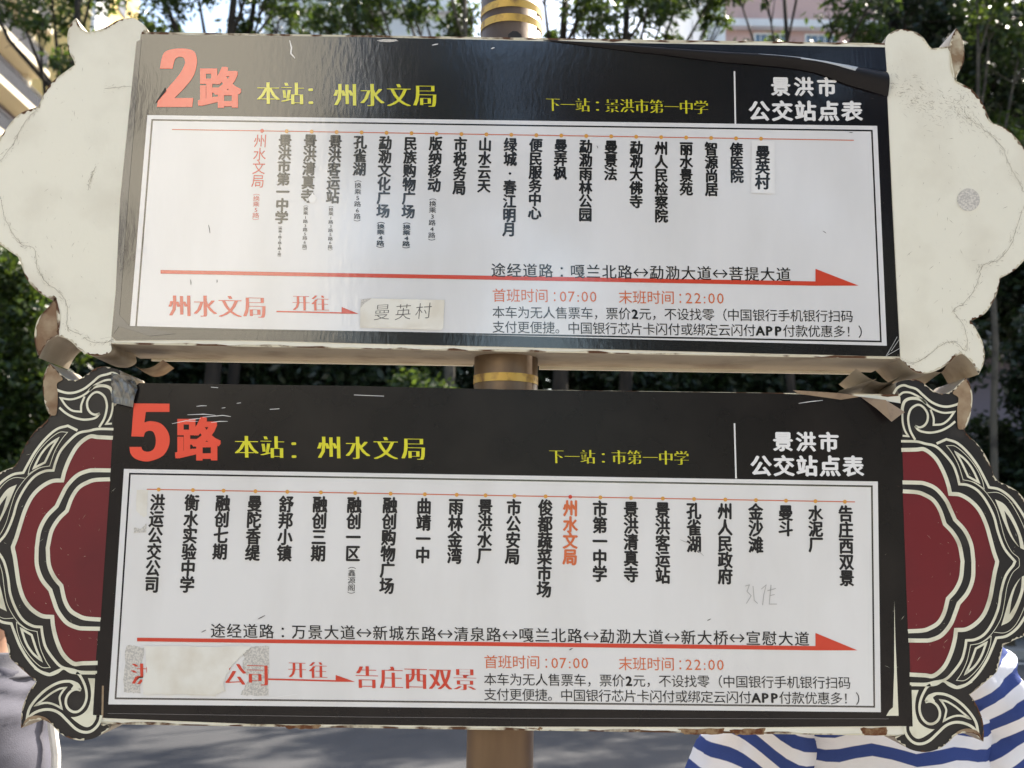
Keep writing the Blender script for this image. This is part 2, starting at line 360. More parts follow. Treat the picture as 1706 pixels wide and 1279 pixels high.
# --- lower scroll ends: right one traced, left one its mirror image
def d6(*p): return [(1280+a/4, 580+b/4)+tuple(k) for a, b, *k in p]
def d7(*p): return [(1280+a/4, 800+b/4)+tuple(k) for a, b, *k in p]
def d8(*p): return [(1280+a/4, 960+b/4)+tuple(k) for a, b, *k in p]
ZM = at(1665, 936).z
def vm(pts): return [(x, 2*ZM-z) for x, z in pts][::-1]          # mirror in the board's middle line
XE = at(1508, 940).x
OUTR = d6((880,330,1),(850,240),(900,215),(970,208),(1020,225),(1060,258),(1110,292),(1165,303),(1215,285),(1255,250),(1312,198,1),(1338,240),(1356,320),(1348,420),(1325,500),(1300,545,1),(1335,590),(1390,640),(1440,710),(1480,790),(1500,850),(1530,890,1),(1590,915),(1650,950),(1700,1005),(1740,1070),(1765,1150))+d7((1765,380),(1768,460),(1790,545,1))
OUTB = [(1724, 980)]+d7((1765,720),(1755,830),(1730,950),(1703,1030),(1640,1060),(1562,1098,1),(1550,1150),(1530,1230))+d8((1515,640),(1470,680),(1410,730),(1338,788,1),(1370,830),(1400,890),(1422,950),(1432,1020),(1430,1100,1),(1385,1055),(1320,1040),(1250,1055),(1200,1100),(1150,1140),(1080,1165),(1010,1168),(940,1150),(880,1110),(840,1070))+[(1510, 1222, 1)]
def k4(*p): return [(1540+a/5.56, 720+b/5.56)+tuple(k) for a, b, *k in p]
def k1(*p): return [(1500+a/9.1375, 1120+b/9.1375)+tuple(k) for a, b, *k in p]
def k2(*p): return [(1490+a/9.1375, 620+b/9.1375)+tuple(k) for a, b, *k in p]
A_ = [(1500,749.5),(1525,749)]+k4((0,160),(100,240),(170,360),(215,480),(235,570,1),(330,580),(430,640),(510,730),(570,860),(610,1000),(640,1110),(670,1195,1))
B_ = [(1500,803.5),(1527,804)]+k4((0,475),(100,520),(190,620),(240,720),(280,810,1),(370,910),(430,1040),(450,1195,1))
C_ = [(1500,818),(1527,820)]+k4((0,580),(80,630),(140,720),(185,850,1),(260,930),(320,1040),(350,1195,1))
D_ = [(1500,735),(1526,735.5)]+k4((0,105),(100,130),(180,200),(260,300),(300,400),(320,480,1),(400,490),(490,540),(570,640),(640,780),(680,930),(740,1080),(835,1195,1))
D2 = k4((350,440,1),(440,460),(530,520),(600,600),(660,700),(700,830),(740,980),(800,1100),(865,1160),(875,1195))
E1 = k4((200,125,1),(280,130),(380,210),(470,320),(530,440),(550,525,1),(460,465),(355,440,1),(310,300),(250,190))
E2 = k4((285,185,1),(370,250),(440,340),(500,465,1),(400,410,1),(340,280))
F_ = k4((110,105,1),(200,65,1),(300,100),(400,190),(490,310),(550,420),(595,510,1),(690,530),(790,600),(870,700),(930,800),(985,920),(1020,1080),(1025,1195))
G1_ = k4((580,560,1),(680,560),(770,620),(850,740),(925,900),(970,1050))
G_ = k4((650,620,1),(740,670),(820,790),(890,950),(925,1090,1),(870,1060),(800,975),(740,850),(690,720))
G2 = k4((735,725,1),(800,820),(860,950),(885,1080,1),(820,980),(770,860))
def tr(p, n=5): return pl(cr(p, False, n))
def trc(p, n=5): return pl(cr(p, True, n))
SW = [  # bottom swirl lines: pixels and width
 (k1((55,820),(75,920),(130,1010),(220,1075),(330,1080),(440,1030),(560,920),(680,810),(800,760),(920,760),(1040,800),(1120,860),(1178,955,1),(1150,780),(1080,650),(960,510),(820,400),(680,335),(550,320),(460,345),(400,400),(380,440)), 4.3),
 (k1((375,450),(430,437),(490,450),(550,500),(590,580),(590,670),(550,740),(480,780),(400,770),(330,700),(290,600),(285,500),(310,390),(350,300),(400,220),(450,185)), 4.0),
 (k1((160,185),(500,185),(640,125),(740,190),(850,230),(960,200),(1080,130)), 4.4)]
SWC = k1((605,420,1),(700,440),(820,510),(930,600),(1050,700,1),(930,660),(830,660),(740,690),(655,735,1),(680,640),(690,560),(650,480))
SWF = [k1((165,265,1),(272,265,1),(230,400),(220,560),(260,720),(340,810),(440,855),(515,862,1),(430,930),(330,990),(250,1005),(180,960),(135,880),(130,822,1),(182,820,1)),
       k1((370,455,1),(375,400),(420,340),(490,318),(540,340),(490,380),(520,440),(430,437))]
ST = [  # top swirl lines
 (k2((-20,330),(40,240),(130,200),(220,225),(330,260),(430,350),(550,450),(680,510),(800,525),(920,500),(985,470)), 4),
 (k2((60,360),(130,310),(220,310),(300,340),(400,400),(520,520),(640,590),(760,620),(905,605,1),(820,720),(720,790),(590,802,1),(590,700),(545,570)), 3.4),
 (k2((112,610),(118,530),(150,445),(220,405),(320,400),(420,430),(480,480)), 5),
 (k2((115,620),(120,760),(150,880),(205,975,1),(120,968)), 3.2),
 (k2((310,1030),(240,900),(210,780),(205,680),(240,570),(310,510),(380,500),(450,550),(500,640),(495,740),(450,810),(380,840),(310,820)), 3.7),
 (k2((310,820,1),(360,880),(440,910),(560,920),(700,890),(820,830),(920,750)), 3.7)]
def S8(*p): return d8(*p)
def lower_scroll(mirror):
    xm = (at(190, 700).x+at(1503, 700).x)/2+(at(171, 940).x+at(1508, 940).x-at(190, 700).x-at(1503, 700).x)/4
    X = (lambda pts: [(2*xm-x, z) for x, z in pts]) if mirror else (lambda pts: pts)
    mb = MB(); y = F0-.0006
    extrude(mb, X(pl(cr(OUTR+OUTB, True, 5))), y, DEPTH-.02, 0, 1, 1)
    a, b, c = tr(A_), tr(B_), tr(C_)
    full = lambda q: q+vm(q)[1:]
    def area(q, off, mi): mb.poly(X([(XE, q[0][1])]+[p_ for p_ in q if p_[0] > XE+.0005]+[(XE, q[-1][1])]), y-off, mi)
    area(full(a), .0003, 2); area(full(b), .0005, 0); area(full(c), .0007, 2)
    px = MMP
    clip = lambda q: [(max(p_[0], XE), p_[1]) for p_ in q]
    def line(q, wd, off, closed=False): add_strip(mb, X(q), wd*px, y-off, 3, closed=closed)
    for q, wd in ((a, 6.6), (b, 6.6), (c, 6.6), (tr(D_), 4.2), (tr(F_), 4.2)): line(clip(full(q)), wd, .001)
    line(full(tr(D2)), 1.0, .0011)
    for q, wd in ((trc(E2), 3.6), (trc(E1), 1.1), (trc(SWC), 3.2)):
        line(q, wd, .0012, True)
        if q[0][1] > ZM: line(vm(q), wd, .0012, True)
    for q in (tr(G1_),): line(q, 1.0, .0012); line(vm(q), 1.0, .0012)
    for q, mi, of in ((trc(G_), 3, .0011), (trc(G2), 0, .0014)): mb.poly(X(q), y-of, mi); mb.poly(X(vm(q)), y-of, mi)
    for q, wd in SW+ST: line(tr(q), wd, .0013)
    for q in SWF: mb.poly(X(trc(q)), y-.00115, 3)
    rg = [(XE+.004, ZM+.11), (XE+.09, ZM+.06), (XE+.12, ZM), (XE+.06, ZM-.08), (XE+.01, ZM-.10)]
    specks(mb, X(rg), 46, .035, .0011, y-.0018, 3); specks(mb, X(rg), 30, .04, .0013, y-.0018, 5)
    # worn bare metal on the horns
    mb.poly(X(trc(d6((1255,395,1),(1262,330),(1225,300),(1262,255),(1312,200,1),(1336,240),(1353,320),(1345,420),(1322,500),(1298,543,1),(1262,535),(1255,470)))), y-.0016, 4)
    mb.poly(X(trc(S8((1425,1096,1),(1385,1052),(1320,1037),(1250,1050),(1215,1082),(1260,1030),(1330,1012),(1395,1035)))), y-.0016, 4)
    lp = X(pl(cr(OUTR+OUTB, True, 5))); lp = lp+[lp[0]]
    ar = sum(lp[i][0]*lp[i+1][1]-lp[i+1][0]*lp[i][1] for i in range(len(lp)-1))
    bx = 2*xm-XE if mirror else XE
    edge_band(mb, lp if ar > 0 else lp[::-1], .0013, y-.0017, 5, .8, lambda p: abs(p.x-bx) < .012)
    o = mb.build('scroll_end', [M_plate, M_under, M_mar, M_line, M_rust, M_chip], lower)
    return o
lower_scroll(False); lower_scroll(True)

# ------------------------------------------------------------------ posters
def stops(poster, lst, w, y):
    for (txt, x0, y0, x1, y1, red, extra) in lst:
        t = Text(); t.col(txt, x0, y0, x1, y1, w, 'plain' if red == 2 else 'bold', y)
        if extra:
            s, ex0, ey0, ex1, ey1, ew, kd = extra; t.col(s, ex0, ey0, ex1, ey1, ew, kd, y, fill=.98)
        o = t.done('stop_name', (M_red if red == 2 else M_ora) if red else M_ink, poster)
        if red: o['label'] = 'stop name printed in red marking this stop'
# ---- upper
pb = MB()
PQ = [(235, 57), (1474, 79), (1499, 594), (187, 567)]
pb.poly(pl([(235,57),(600,62),(1000,71),(1474,79),(1486,340),(1499,594),(1280,589),(1050,583),(853,578),(600,572),(427,567),(300,566),(193,567),(186,560),(208,330)]), F0-.0010, 0)
WU = [(246, 192), (1461, 210), (1477, 576), (217, 543)]
rect_px(pb, WU, F0-.0013, 1)
frame_px(pb, [(254, 200), (1452, 218), (1467, 569), (227, 546)], 2.8, F0-.0015, 2)
rect_px(pb, [(1222, 119), (1224.6, 119), (1226.2, 207.5), (1223.6, 207.5)], F0-.0015, 3)
# folded-over tape along the left edge and small tears
pb.poly(pl([(228,70),(236,66),(214,330),(198,545),(190,556),(201,330)]), F0-.0016, 4)
pb.poly(pl([(193,525),(199,524),(216,543),(245,546),(293,556),(250,560),(190,541)]), F0-.0019, 4)
pb.poly(pl([(276,146),(258,174),(266,166),(278,152)]), F0-.0021, 5)
poster_u = pb.build('poster', [M_blk, M_wht, M_ink, M_let, M_navy, M_plate], upper)
Y1 = F0-.0018
num2 = MB(); num2.poly(pl(cr(c1((1068,460,1),(1078,400),(1095,355),(1130,335),(1190,325),(1260,330),(1300,350),(1315,400),(1308,460),(1285,520),(1230,590),(1165,655,1),(1290,655,1),(1283,715,1),(1048,715,1),(1062,650),(1110,600),(1180,520),(1215,470),(1235,420),(1225,388),(1195,381),(1168,400),(1152,460,1)), True, 4)), Y1)
num2.build('route_number', M_num, poster_u)
t = Text(); t.ch('路', 366, 146, 72, 70, 'heavy', Y1); t.done('route_character', M_num, poster_u)
def word(parent, items, name, mt):
    t = Text()
    for s, x0, y0, x1, y1, w, h, kd in items: t.row(s, x0, y0, x1, y1, w, h, kd, Y1)
    return t.done(name, mt, parent)
word(poster_u, [('本站', 427, 155.5, 508, 156.5, 39, 41, 'song'), ('：', 503, 158, 533, 158, 40, 44, 'song')], 'this_stop_heading', M_yel)
word(poster_u, [('州水文局', 554, 158, 731, 160, 41, 42, 'song')], 'this_stop_text', M_yel)
word(poster_u, [('下一站：景洪市第一中学', 909, 174, 1180, 179.5, 25, 25, 'songsmall')], 'next_stop_text', M_yel)
word(poster_u, [('景洪市', 1281, 144, 1396, 145.5, 33, 33, 'bold'), ('公交站点表', 1245, 185, 1438, 185.5, 36, 35, 'bold')], 'timetable_title', M_let)
def X(a, b): return (a, b)
UPS = [('州水文局', 435, 224, 429.5, 313, 2, ('（换乘5路）', 428, 317, 426, 373, 12, 'plain')),
 ('景洪市第一中学', 476, 224, 469, 373, 0, ('（换乘1路3路5路6路）', 467.5, 374, 465.5, 431, 6.5, 'medium')),
 ('景洪清真寺', 518, 224, 512, 338, 0, ('（换乘1路3路5路6路）', 510, 338, 507.5, 421, 8.5, 'medium')),
 ('景洪客运站', 559.5, 225, 554, 339, 0, ('（换乘1路3路5路6路）', 552, 339, 550, 422, 8.5, 'medium')),
 ('孔雀湖', 601, 226, 598.5, 293, 0, ('（换乘5路6路）', 597, 294, 595, 376, 12, 'medium')),
 ('勐泐文化广场', 642.5, 227, 638, 363, 0, ('（换乘4路）', 635, 364, 633.5, 419, 13, 'bold')),
 ('民族购物广场', 684.5, 228, 680, 364, 0, ('（换乘4路）', 678, 365, 676.5, 420, 13, 'bold')),
 ('版纳移动', 726.5, 228, 723, 320, 0, ('（换乘3路4路）', 721.5, 324, 719, 408, 12.5, 'medium')),
 ('市税务局', 767.5, 229, 765, 325, 0, None), ('山水云天', 808.5, 229.5, 806, 321, 0, None), ('绿城·春江明月', 850.5, 230, 848, 394, 0, None),
 ('便民服务中心', 893, 231, 890.5, 366, 0, None), ('曼弄枫', 934.5, 232, 933, 300, 0, None), ('勐泐雨林公园', 976, 233, 975, 369, 0, None),
 ('曼景法', 1018, 234, 1017, 301, 0, None), ('勐泐大佛寺', 1060, 235, 1059.5, 347, 0, None), ('州人民检察院', 1101.5, 236, 1101.5, 371, 0, None),
 ('丽水景苑', 1143, 236.5, 1143, 326, 0, None), ('智源尚居', 1184.5, 237, 1185.5, 327, 0, None), ('傣医院', 1226.5, 238, 1227.5, 305, 0, None)]
stops(poster_u, UPS, 22.5, Y1)
def diagram(parent, x0, y0, x1, y1, cols, lx0, ly0, lx1, arr, red=None):
    """thin stop line with dots, thick arrow below"""
    mb = MB(); add_strip(mb, pl([(x0, y0), ((x0+x1)/2, (y0+y1)/2), (x1, y1)]), 1.7*MMP, Y1+.0002, 0)
    for x in cols:
        yy = y0+(y1-y0)*(x-x0)/(x1-x0); mi = 2 if x == red else 1
        mb.poly(pl([(x+3.4*math.cos(k*math.pi/4), yy+3.4*math.sin(k*math.pi/4)) for k in range(8)]), Y1, mi)
    mb.build('stop_line', [M_lin, M_dot, M_red], parent)
    mb = MB(); ax, ay, tx, ty, bx, by0, by1 = arr
    mb.poly(pl([(lx0, ly0), (bx, by0), (ax, ay), (tx, ty), (bx, by1), (lx0, lx1)]), Y1)
    mb.build('direction_arrow', M_red, parent)
diagram(poster_u, 287, 216, 1422, 234, [437]+[478+41.55*i for i in range(20)], 268, 450, 456, (1358, 448, 1430, 476, 1358, 469, 476.2), red=437)
word(poster_u, [('途经道路：嘎兰北路↔勐泐大道↔菩提大道', 817, 450, 1318, 457.5, 25, 25, 'medium')], 'road_list', M_ink)
def times(parent, x0, y0, x1, y1):
    word(parent, [('首班时间', x0, y0, x0+94, y0+.7, 24, 24, 'plain'), ('：', x0+92, y0+1, x0+116, y0+1, 20, 24, 'plain'), ('07:00', x0+111, y0+1.2, x0+175, y0+1.6, 25, 25, 'plain')], 'first_bus_text', M_ora)
    word(parent, [('末班时间', x1-176, y1-1.5, x1-82, y1-.8, 24, 24, 'plain'), ('：', x1-85, y1-.8, x1-61, y1-.8, 20, 24, 'plain'), ('22:00', x1-66, y1-.6, x1+1, y1, 25, 25, 'plain')], 'last_bus_text', M_ora)
times(poster_u, 820, 492, 1206, 496.5)
N1, N2 = '本车为无人售票车，票价2元，不设找零（中国银行手机银行扫码', '支付更便捷。中国银行芯片卡闪付或绑定云闪付APP付款优惠多！）'
word(poster_u, [(N1, 820, 520, 1421, 527, 21.5, 21.5, 'notice'), (N2, 820, 544.5, 1450, 553, 21.5, 21.5, 'notice')], 'fare_notice', M_ink)
word(poster_u, [('州水文局', 280, 509, 446, 512, 40, 40, 'song')], 'origin_text', M_red)
def bound(parent, items, x0, y0, x1, y1, ah, tip):
    t = Text()
    for s, a, b, c, d, w_, h_ in items: t.row(s, a, b, c, d, w_, h_, 'song', Y1)
    add_strip(t.mb, pl([(x0, y0), (x1, y1)]), 2.4*MMP, Y1)
    t.mb.poly(pl([(x1-.5, y1-ah), tip, (x1-.5, y1+1.2)]), Y1-.00003)
    return t.done('bound_for_text', M_red, parent)
bound(poster_u, [('开往', 486, 504, 550, 505.5, 30, 29)], 461, 519, 570, 521.5, 10, (598, 523))
slip = MB(); slip.poly(pl([(620,497.5),(741,500),(738.5,546),(735,550),(600,546),(600.5,514),(608,505)]), F0-.0024, 0); slip.poly(pl([(602,499),(620,497),(608,506),(600.5,514)]), F0-.0021, 1)
t = Text()
slip_o = slip.build('paper_slip', [M_pap, M_gry], poster_u); slip_o['label'] = 'white paper slip with pencilled characters'
for c, x, y in (('曼', 637, 520), ('英', 672, 520), ('村', 706, 518)): t.ch(c, x, y, 29, 29, 'thin', F0-.0026, rx=(1, -.06), uy=(.10, -1))
o = t.mb.build('paper_slip_writing', M_pen, poster_u); o.name = 'handwriting'
slip = MB(); slip.poly(pl([(1252,234.5),(1290,235.5),(1290.5,323.5),(1251,322)]), F0-.0022, 0)
t = Text(); t.col('曼英村', 1270.5, 243, 1269.5, 316, 25, 'bold', F0-.0024)
slip_o = slip.build('paper_slip', [M_let], poster_u); slip_o['label'] = 'white slip with the last stop name'
t.done('stop_name', M_ink, poster_u)
# scuffs on the poster
def mark(parent, name, mt, line=None, wd=.001, poly=None):
    m_ = MB()
    if line: add_strip(m_, pl(line), wd, Y1-.0003, 0, taper=True)
    else: m_.poly(pl(poly), Y1-.0003)
    return m_.build(name, mt, parent)
for x, y, l, a in ((348,375,14,1.4),(318,466,9,1.5),(362,466,5,1.6),(1414,221,6,.1),(1370,385,7,.6),(994,243,5,1.2)):
    mark(poster_u, 'scuff', M_pen, [(x, y), (x+l*.5*math.cos(a)+.4, y+l*.5*math.sin(a)), (x+l*math.cos(a), y+l*math.sin(a))], .0012)
mark(poster_u, 'scratch', M_let, [(483,68),(486,80),(485,90),(492,98)], .0024)
for x, y, l in ((720,76,10),(818,82,6)): mark(poster_u, 'scratch', M_let, [(x, y), (x+l/2, y-1.2), (x+l, y-2)], .002)
for nm, mt_, q in (('stain', M_gry, [(628,68),(640,66),(660,66.5),(664,69),(650,71),(634,70.5)]), ('chip', M_let, [(531,283),(535,275),(537,281),(535,286)]), ('chip', M_let, [(514,330),(521,322),(528,330),(524,339),(516,337)])): mark(poster_u, nm, mt_, poly=q)
# curling top right corner of the poster: a rolled sheet standing off the board
def flap():
    top = cr([(905,67),(1000,72),(1100,80),(1200,87),(1290,93),(1375,104),(1430,113),(1476,121)], False, 6)
    bot = cr([(905,68),(1000,80),(1100,92),(1200,104),(1290,112),(1355,122),(1410,142),(1478,162)], False, 6)
    mb = MB(); n = len(top); k = 9; V = []
    for i in range(n):
        f = i/(n-1); h = .018*min(1, f*1.6)*(1-.25*f)
        a, b = at(*top[i]), at(*bot[i])
        for j in range(k):
            g = j/(k-1); p = a.lerp(b, g); th = math.pi*g
            V.append((p.x, F0-.0022-h*math.sin(th)*.8-.002*f, p.z+.004*math.sin(th)*f+random.gauss(0, .0002)))
    Fq = []; mis = []
    for i in range(n-1):
        for j in range(k-1):
            Fq.append((i*k+j, i*k+j+1, (i+1)*k+j+1, (i+1)*k+j)); f = i/(n-1)
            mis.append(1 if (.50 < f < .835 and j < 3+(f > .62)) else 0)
    mb.v = V; mb.f = Fq; mb.mi = mis
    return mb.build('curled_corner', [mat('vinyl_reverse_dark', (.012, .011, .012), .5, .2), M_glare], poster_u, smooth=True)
flap()
# older backing showing above the curl
mb = MB(); mb.poly(pl([(1010,72),(1474,81),(1477,119),(1376,103),(1290,92),(1150,82)]), F0-.0015); mb.build('old_backing', M_navy, poster_u)
# clear tape at the lower corner: glints on its wrinkles drawn as pale strips
mb = MB()
for q in ([(1478,590),(1494,561)],[(1476,592),(1486,575)],[(1484,585),(1497,566)],[(1474,594),(1499,580)]): add_strip(mb, pl(q), .0011, Y1-.0004, 0, taper=True)
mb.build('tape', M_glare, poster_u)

# ---- lower
mb = MB()
def ragged(pts, amp, n=14):
    out = []
    for i in range(len(pts)):
        a, b = pts[i], pts[(i+1) % len(pts)]
        for j in range(n): out.append((a[0]+(b[0]-a[0])*j/n+random.gauss(0, amp), a[1]+(b[1]-a[1])*j/n+random.gauss(0, amp)))
    return out
for q in ([(1128,1214),(1206,1213),(1204,1223),(1140,1223)],[(1216,1215),(1276,1213),(1270,1224),(1225,1224)],[(1432,1213),(1478,1212),(1476,1225),(1440,1225)],[(470,1208),(536,1208),(530,1213),(480,1214)],[(873,1212),(905,1212),(900,1216)],[(1050,1215),(1068,1215),(1060,1219)]):
    mb.poly(pl(ragged(q, .7, 7)), F0-.0006)
o = mb.build('rust_patch', mat('rust', (.13, .05, .022), .85, .2, var=(.30, .20, .11), vscale=110, vmin=.4, vmax=.6, bump=.5, bscale=150), lower); o['kind'] = 'stuff'
pb = MB()
pb.poly(pl([(232,638),(600,643),(853,649),(1280,655),(1432,661),(1501,672),(1501,690),(1508,900),(1513,1020),(1519,1209),(1280,1211),(853,1210),(600,1207),(427,1206),(300,1201),(178,1196),(157,1194),(160,1100),(171,960),(182,830),(190,678)]), F0-.0010, 0)
rect_px(pb, [(207, 781), (1462, 802), (1467, 1186), (181, 1173)], F0-.0013, 1)
frame_px(pb, [(217, 789), (1452, 810), (1456, 1177), (193, 1163)], 2.8, F0-.0015, 2)
rect_px(pb, [(1222, 705), (1224.6, 705), (1227.2, 797), (1224.6, 797)], F0-.0015, 3)
pb.poly(pl([(1489.5,1000),(1491,1060),(1494,1130),(1496.5,1192),(1476,1192),(1481,1183),(1487,1178),(1489,1120)]), F0-.0014, 4)      # bare cream gap
add_strip(pb, pl([(172,1142),(171,1195)]), .0028, F0-.0014, 5)
add_strip(pb, pl([(180,1188),(600,1194),(853,1196),(1480,1197)]), .0009, F0-.0014, 6)
poster_l = pb.build('poster', [M_blk2, M_wht2, M_ink, M_let, M_line, M_rust, M_navy], lower)
poster_l['matte'] = 1
def n5(*p): return [(a/4, 580+b/4)+tuple(k) for a, b, *k in p]
mb = MB(); mb.poly(pl(cr(n5((895,368,1),(1132,370,1),(1132,425,1),(975,425,1),(965,495,1),(1005,486),(1070,500),(1115,545),(1133,600),(1125,660),(1090,715),(1030,745),(970,755),(905,737),(873,702),(865,658,1),(945,658,1),(955,680),(985,690),(1018,680),(1037,650),(1040,600),(1025,560),(1000,550),(972,560),(960,590,1),(878,588,1)), True, 4)), Y1)
mb.build('route_number', M_num, poster_l)
t = Text(); t.ch('路', 330, 731, 76, 74, 'heavy', Y1); t.done('route_character', M_num, poster_l)
word(poster_l, [('本站', 390, 744, 475, 745, 41, 41, 'song'), ('：', 474, 747, 506, 747, 40, 44, 'song')], 'this_stop_heading', M_yel)
word(poster_l, [('州水文局', 526, 745, 713, 747.5, 42, 42, 'song')], 'this_stop_text', M_yel)
word(poster_l, [('下一站：市第一中学', 914, 760, 1148, 763, 26, 26, 'songsmall')], 'next_stop_text', M_yel)
word(poster_l, [('景洪市', 1285, 735, 1399, 736.5, 34, 34, 'bold'), ('公交站点表', 1248, 775.5, 1440, 776.5, 36, 36, 'bold')], 'timetable_title', M_let)
LPS = [('洪运公交公司', 264, 823, 252.5, 987, 0, None), ('衡水实验中学', 321, 823.5, 311.5, 987, 0, None), ('融创七期', 372.5, 824.5, 366, 932, 0, None),
 ('曼陀香缇', 425.5, 825, 420.5, 934, 0, None), ('舒邦小镇', 478, 826, 473.5, 935, 0, None), ('融创三期', 534, 826.5, 530, 935, 0, None),
 ('融创一区', 591, 827.5, 587.5, 935, 0, ('（鑫源阁）', 587, 936, 585, 997, 13.5, 'plain')), ('融创购物广场', 650.5, 828, 644, 989, 0, None),
 ('曲靖一中', 707, 829.5, 704, 938, 0, None), ('雨林金湾', 760, 830, 757, 939, 0, None), ('景洪水厂', 809, 831, 806.5, 939, 0, None), ('市公安局', 856.5, 831.5, 853.5, 940, 0, None),
 ('俊都蔬菜市场', 909, 832, 906, 995, 0, None), ('州水文局', 950.5, 833, 949.5, 941, 1, None), ('市第一中学', 999.5, 834, 999, 969, 0, None),
 ('景洪清真寺', 1051, 835, 1051, 970, 0, None), ('景洪客运站', 1103.5, 836, 1104, 972, 0, None), ('孔雀湖', 1155.5, 837, 1156, 920, 0, None),
 ('州人民政府', 1207.5, 838, 1208, 973, 0, None), ('金沙滩', 1258.5, 838.5, 1259, 921, 0, None), ('曼斗', 1308.5, 841, 1308.5, 893, 0, None),
 ('水泥厂', 1358, 842, 1359, 920, 0, None), ('告庄西双景', 1408, 842, 1410.5, 976, 0, None)]
stops(poster_l, LPS, 25, Y1)
diagram(poster_l, 245, 815, 1424, 836, [265, 322, 373, 426, 479, 535, 592, 651, 708, 761, 809, 857, 909, 950, 1000, 1051, 1104, 1156, 1208, 1259, 1309, 1358, 1407], 229, 1062, 1068, (1358, 1054, 1428, 1083, 1358, 1076, 1083), red=950)
word(poster_l, [('途经道路：万景大道↔新城东路↔清泉路↔嘎兰北路↔勐泐大道↔新大桥↔宣慰大道', 350, 1050, 1349, 1064, 25.5, 25.5, 'medium')], 'road_list', M_ink)
times(poster_l, 806, 1102, 1206, 1106.5)
word(poster_l, [(N1, 806, 1131, 1417, 1137, 22, 22, 'notice'), (N2, 806, 1156, 1446, 1163.5, 22, 22, 'notice')], 'fare_notice', M_ink)
bound(poster_l, [('开往', 478, 1114.5, 548, 1116.5, 31, 30)], 447, 1131, 560, 1134, 10, (592, 1135.5))
word(poster_l, [('告庄西双景', 591, 1127, 795, 1131.5, 40, 41, 'song')], 'destination_text', M_red)
word(poster_l, [('洪', 218, 1122, 256, 1122.5, 38, 40, 'song')], 'origin_text', M_red)['label'] = 'half torn first character of the red terminus name'
word(poster_l, [('公司', 372, 1122, 449, 1124, 40, 41, 'song')], 'origin_text', M_red)['label'] = 'two red characters left beside the torn patch'
# peeled patch with adhesive residue hiding most of the origin name
def ragged(pts, amp, n=14):
    out = []
    for i in range(len(pts)):
        a, b = pts[i], pts[(i+1) % len(pts)]
        for j in range(n): out.append((a[0]+(b[0]-a[0])*j/n+random.gauss(0, amp), a[1]+(b[1]-a[1])*j/n+random.gauss(0, amp)))
    return out
mb = MB()
mb.poly(pl(ragged([(210,1075),(230,1076),(240,1080),(234,1154),(206,1153)], .8, 8)), Y1+.0002, 1); mb.poly(pl(ragged([(408,1078),(448,1077),(447,1159),(400,1158),(416,1130),(404,1110)], .8, 8)), Y1+.00015, 1)
mb.poly(pl(ragged([(242,1076),(420,1077),(396,1098),(384,1112),(372,1135),(376,1150),(360,1158),(240,1156),(238,1130),(246,1118)], .9, 12)), Y1-.0007, 0)
for x, y, r in ((282,1088,9),(274,1105,5)):
    add_strip(mb, pl([(x+r*math.cos(k*.5), y+r*.7*math.sin(k*.5)) for k in range(13)]), .0012, Y1-.0005, 1)
for x, y in ((313,1119),(262,1135),(268,1120),(354,1128)): mb.poly(pl([(x, y), (x+5, y+1.5), (x+2, y+3)]), Y1-.0005, 2)
o = mb.build('torn_patch', [M_pap, M_gry, M_red], poster_l); o['label'] = 'torn cream paper patch with grey glue residue'
mb = MB(); mb.poly(pl(ragged([(228,816),(247,816),(246,858),(240,862),(227,850)], .4, 5)), Y1, 0); mb.poly(pl(ragged([(241,876),(245,872),(244,887),(224,887),(224,878),(234,881)], .4, 3)), Y1, 1)
mb.build('torn_patch', [M_pap, M_gry], poster_l)
for q in ([(328,677),(336,676),(345,676)],[(313,691),(340,690),(360,692)],[(338,695),(372,692),(385,694)],[(287,706),(310,701),(330,702)],[(352,704),(366,702),(380,702)],[(315,699),(325,698),(335,697)],[(395,672),(402,671)],[(370,680),(376,679)],[(352,645),(364,646)],[(450,682),(466,681)],[(590,658),(640,660)],[(1330,672),(1350,669),(1370,667)],[(420,1164),(460,1161),(496,1156)],[(470,1172),(476,1169)]):
    mark(poster_l, 'scratch', M_let, q, .0011)
M_fp = mat('faint_pencil', (.42, .41, .40), .6, .3); sc_ = MB()
for q in ([(1241,976),(1248,974),(1244,985),(1251,992),(1243,1005)],[(1254,976),(1256,1000),(1262,1005)],[(1268,981),(1276,974),(1272,990),(1270,1008)],[(1278,984),(1292,980)],[(1284,974),(1281,1006),(1294,1006)],[(1282,992),(1290,990)]): add_strip(sc_, pl(q), .0010, Y1-.0003, 0)
sc_.build('faint_handwriting', M_fp, poster_l)
for q in ([(1133,899),(1140,902),(1146,904)],[(1160,916),(1166,920),(1172,926)]): mark(poster_l, 'scuff', M_fp, q, .0012)
for x, y, l in ((436,1028,6),(340,1051,4),(951,1081,3),(1181,1032,3)): mark(poster_l, 'scuff', M_pen, [(x-l, y+l*.5), (x, y), (x+l, y-l*.5)], .0013)
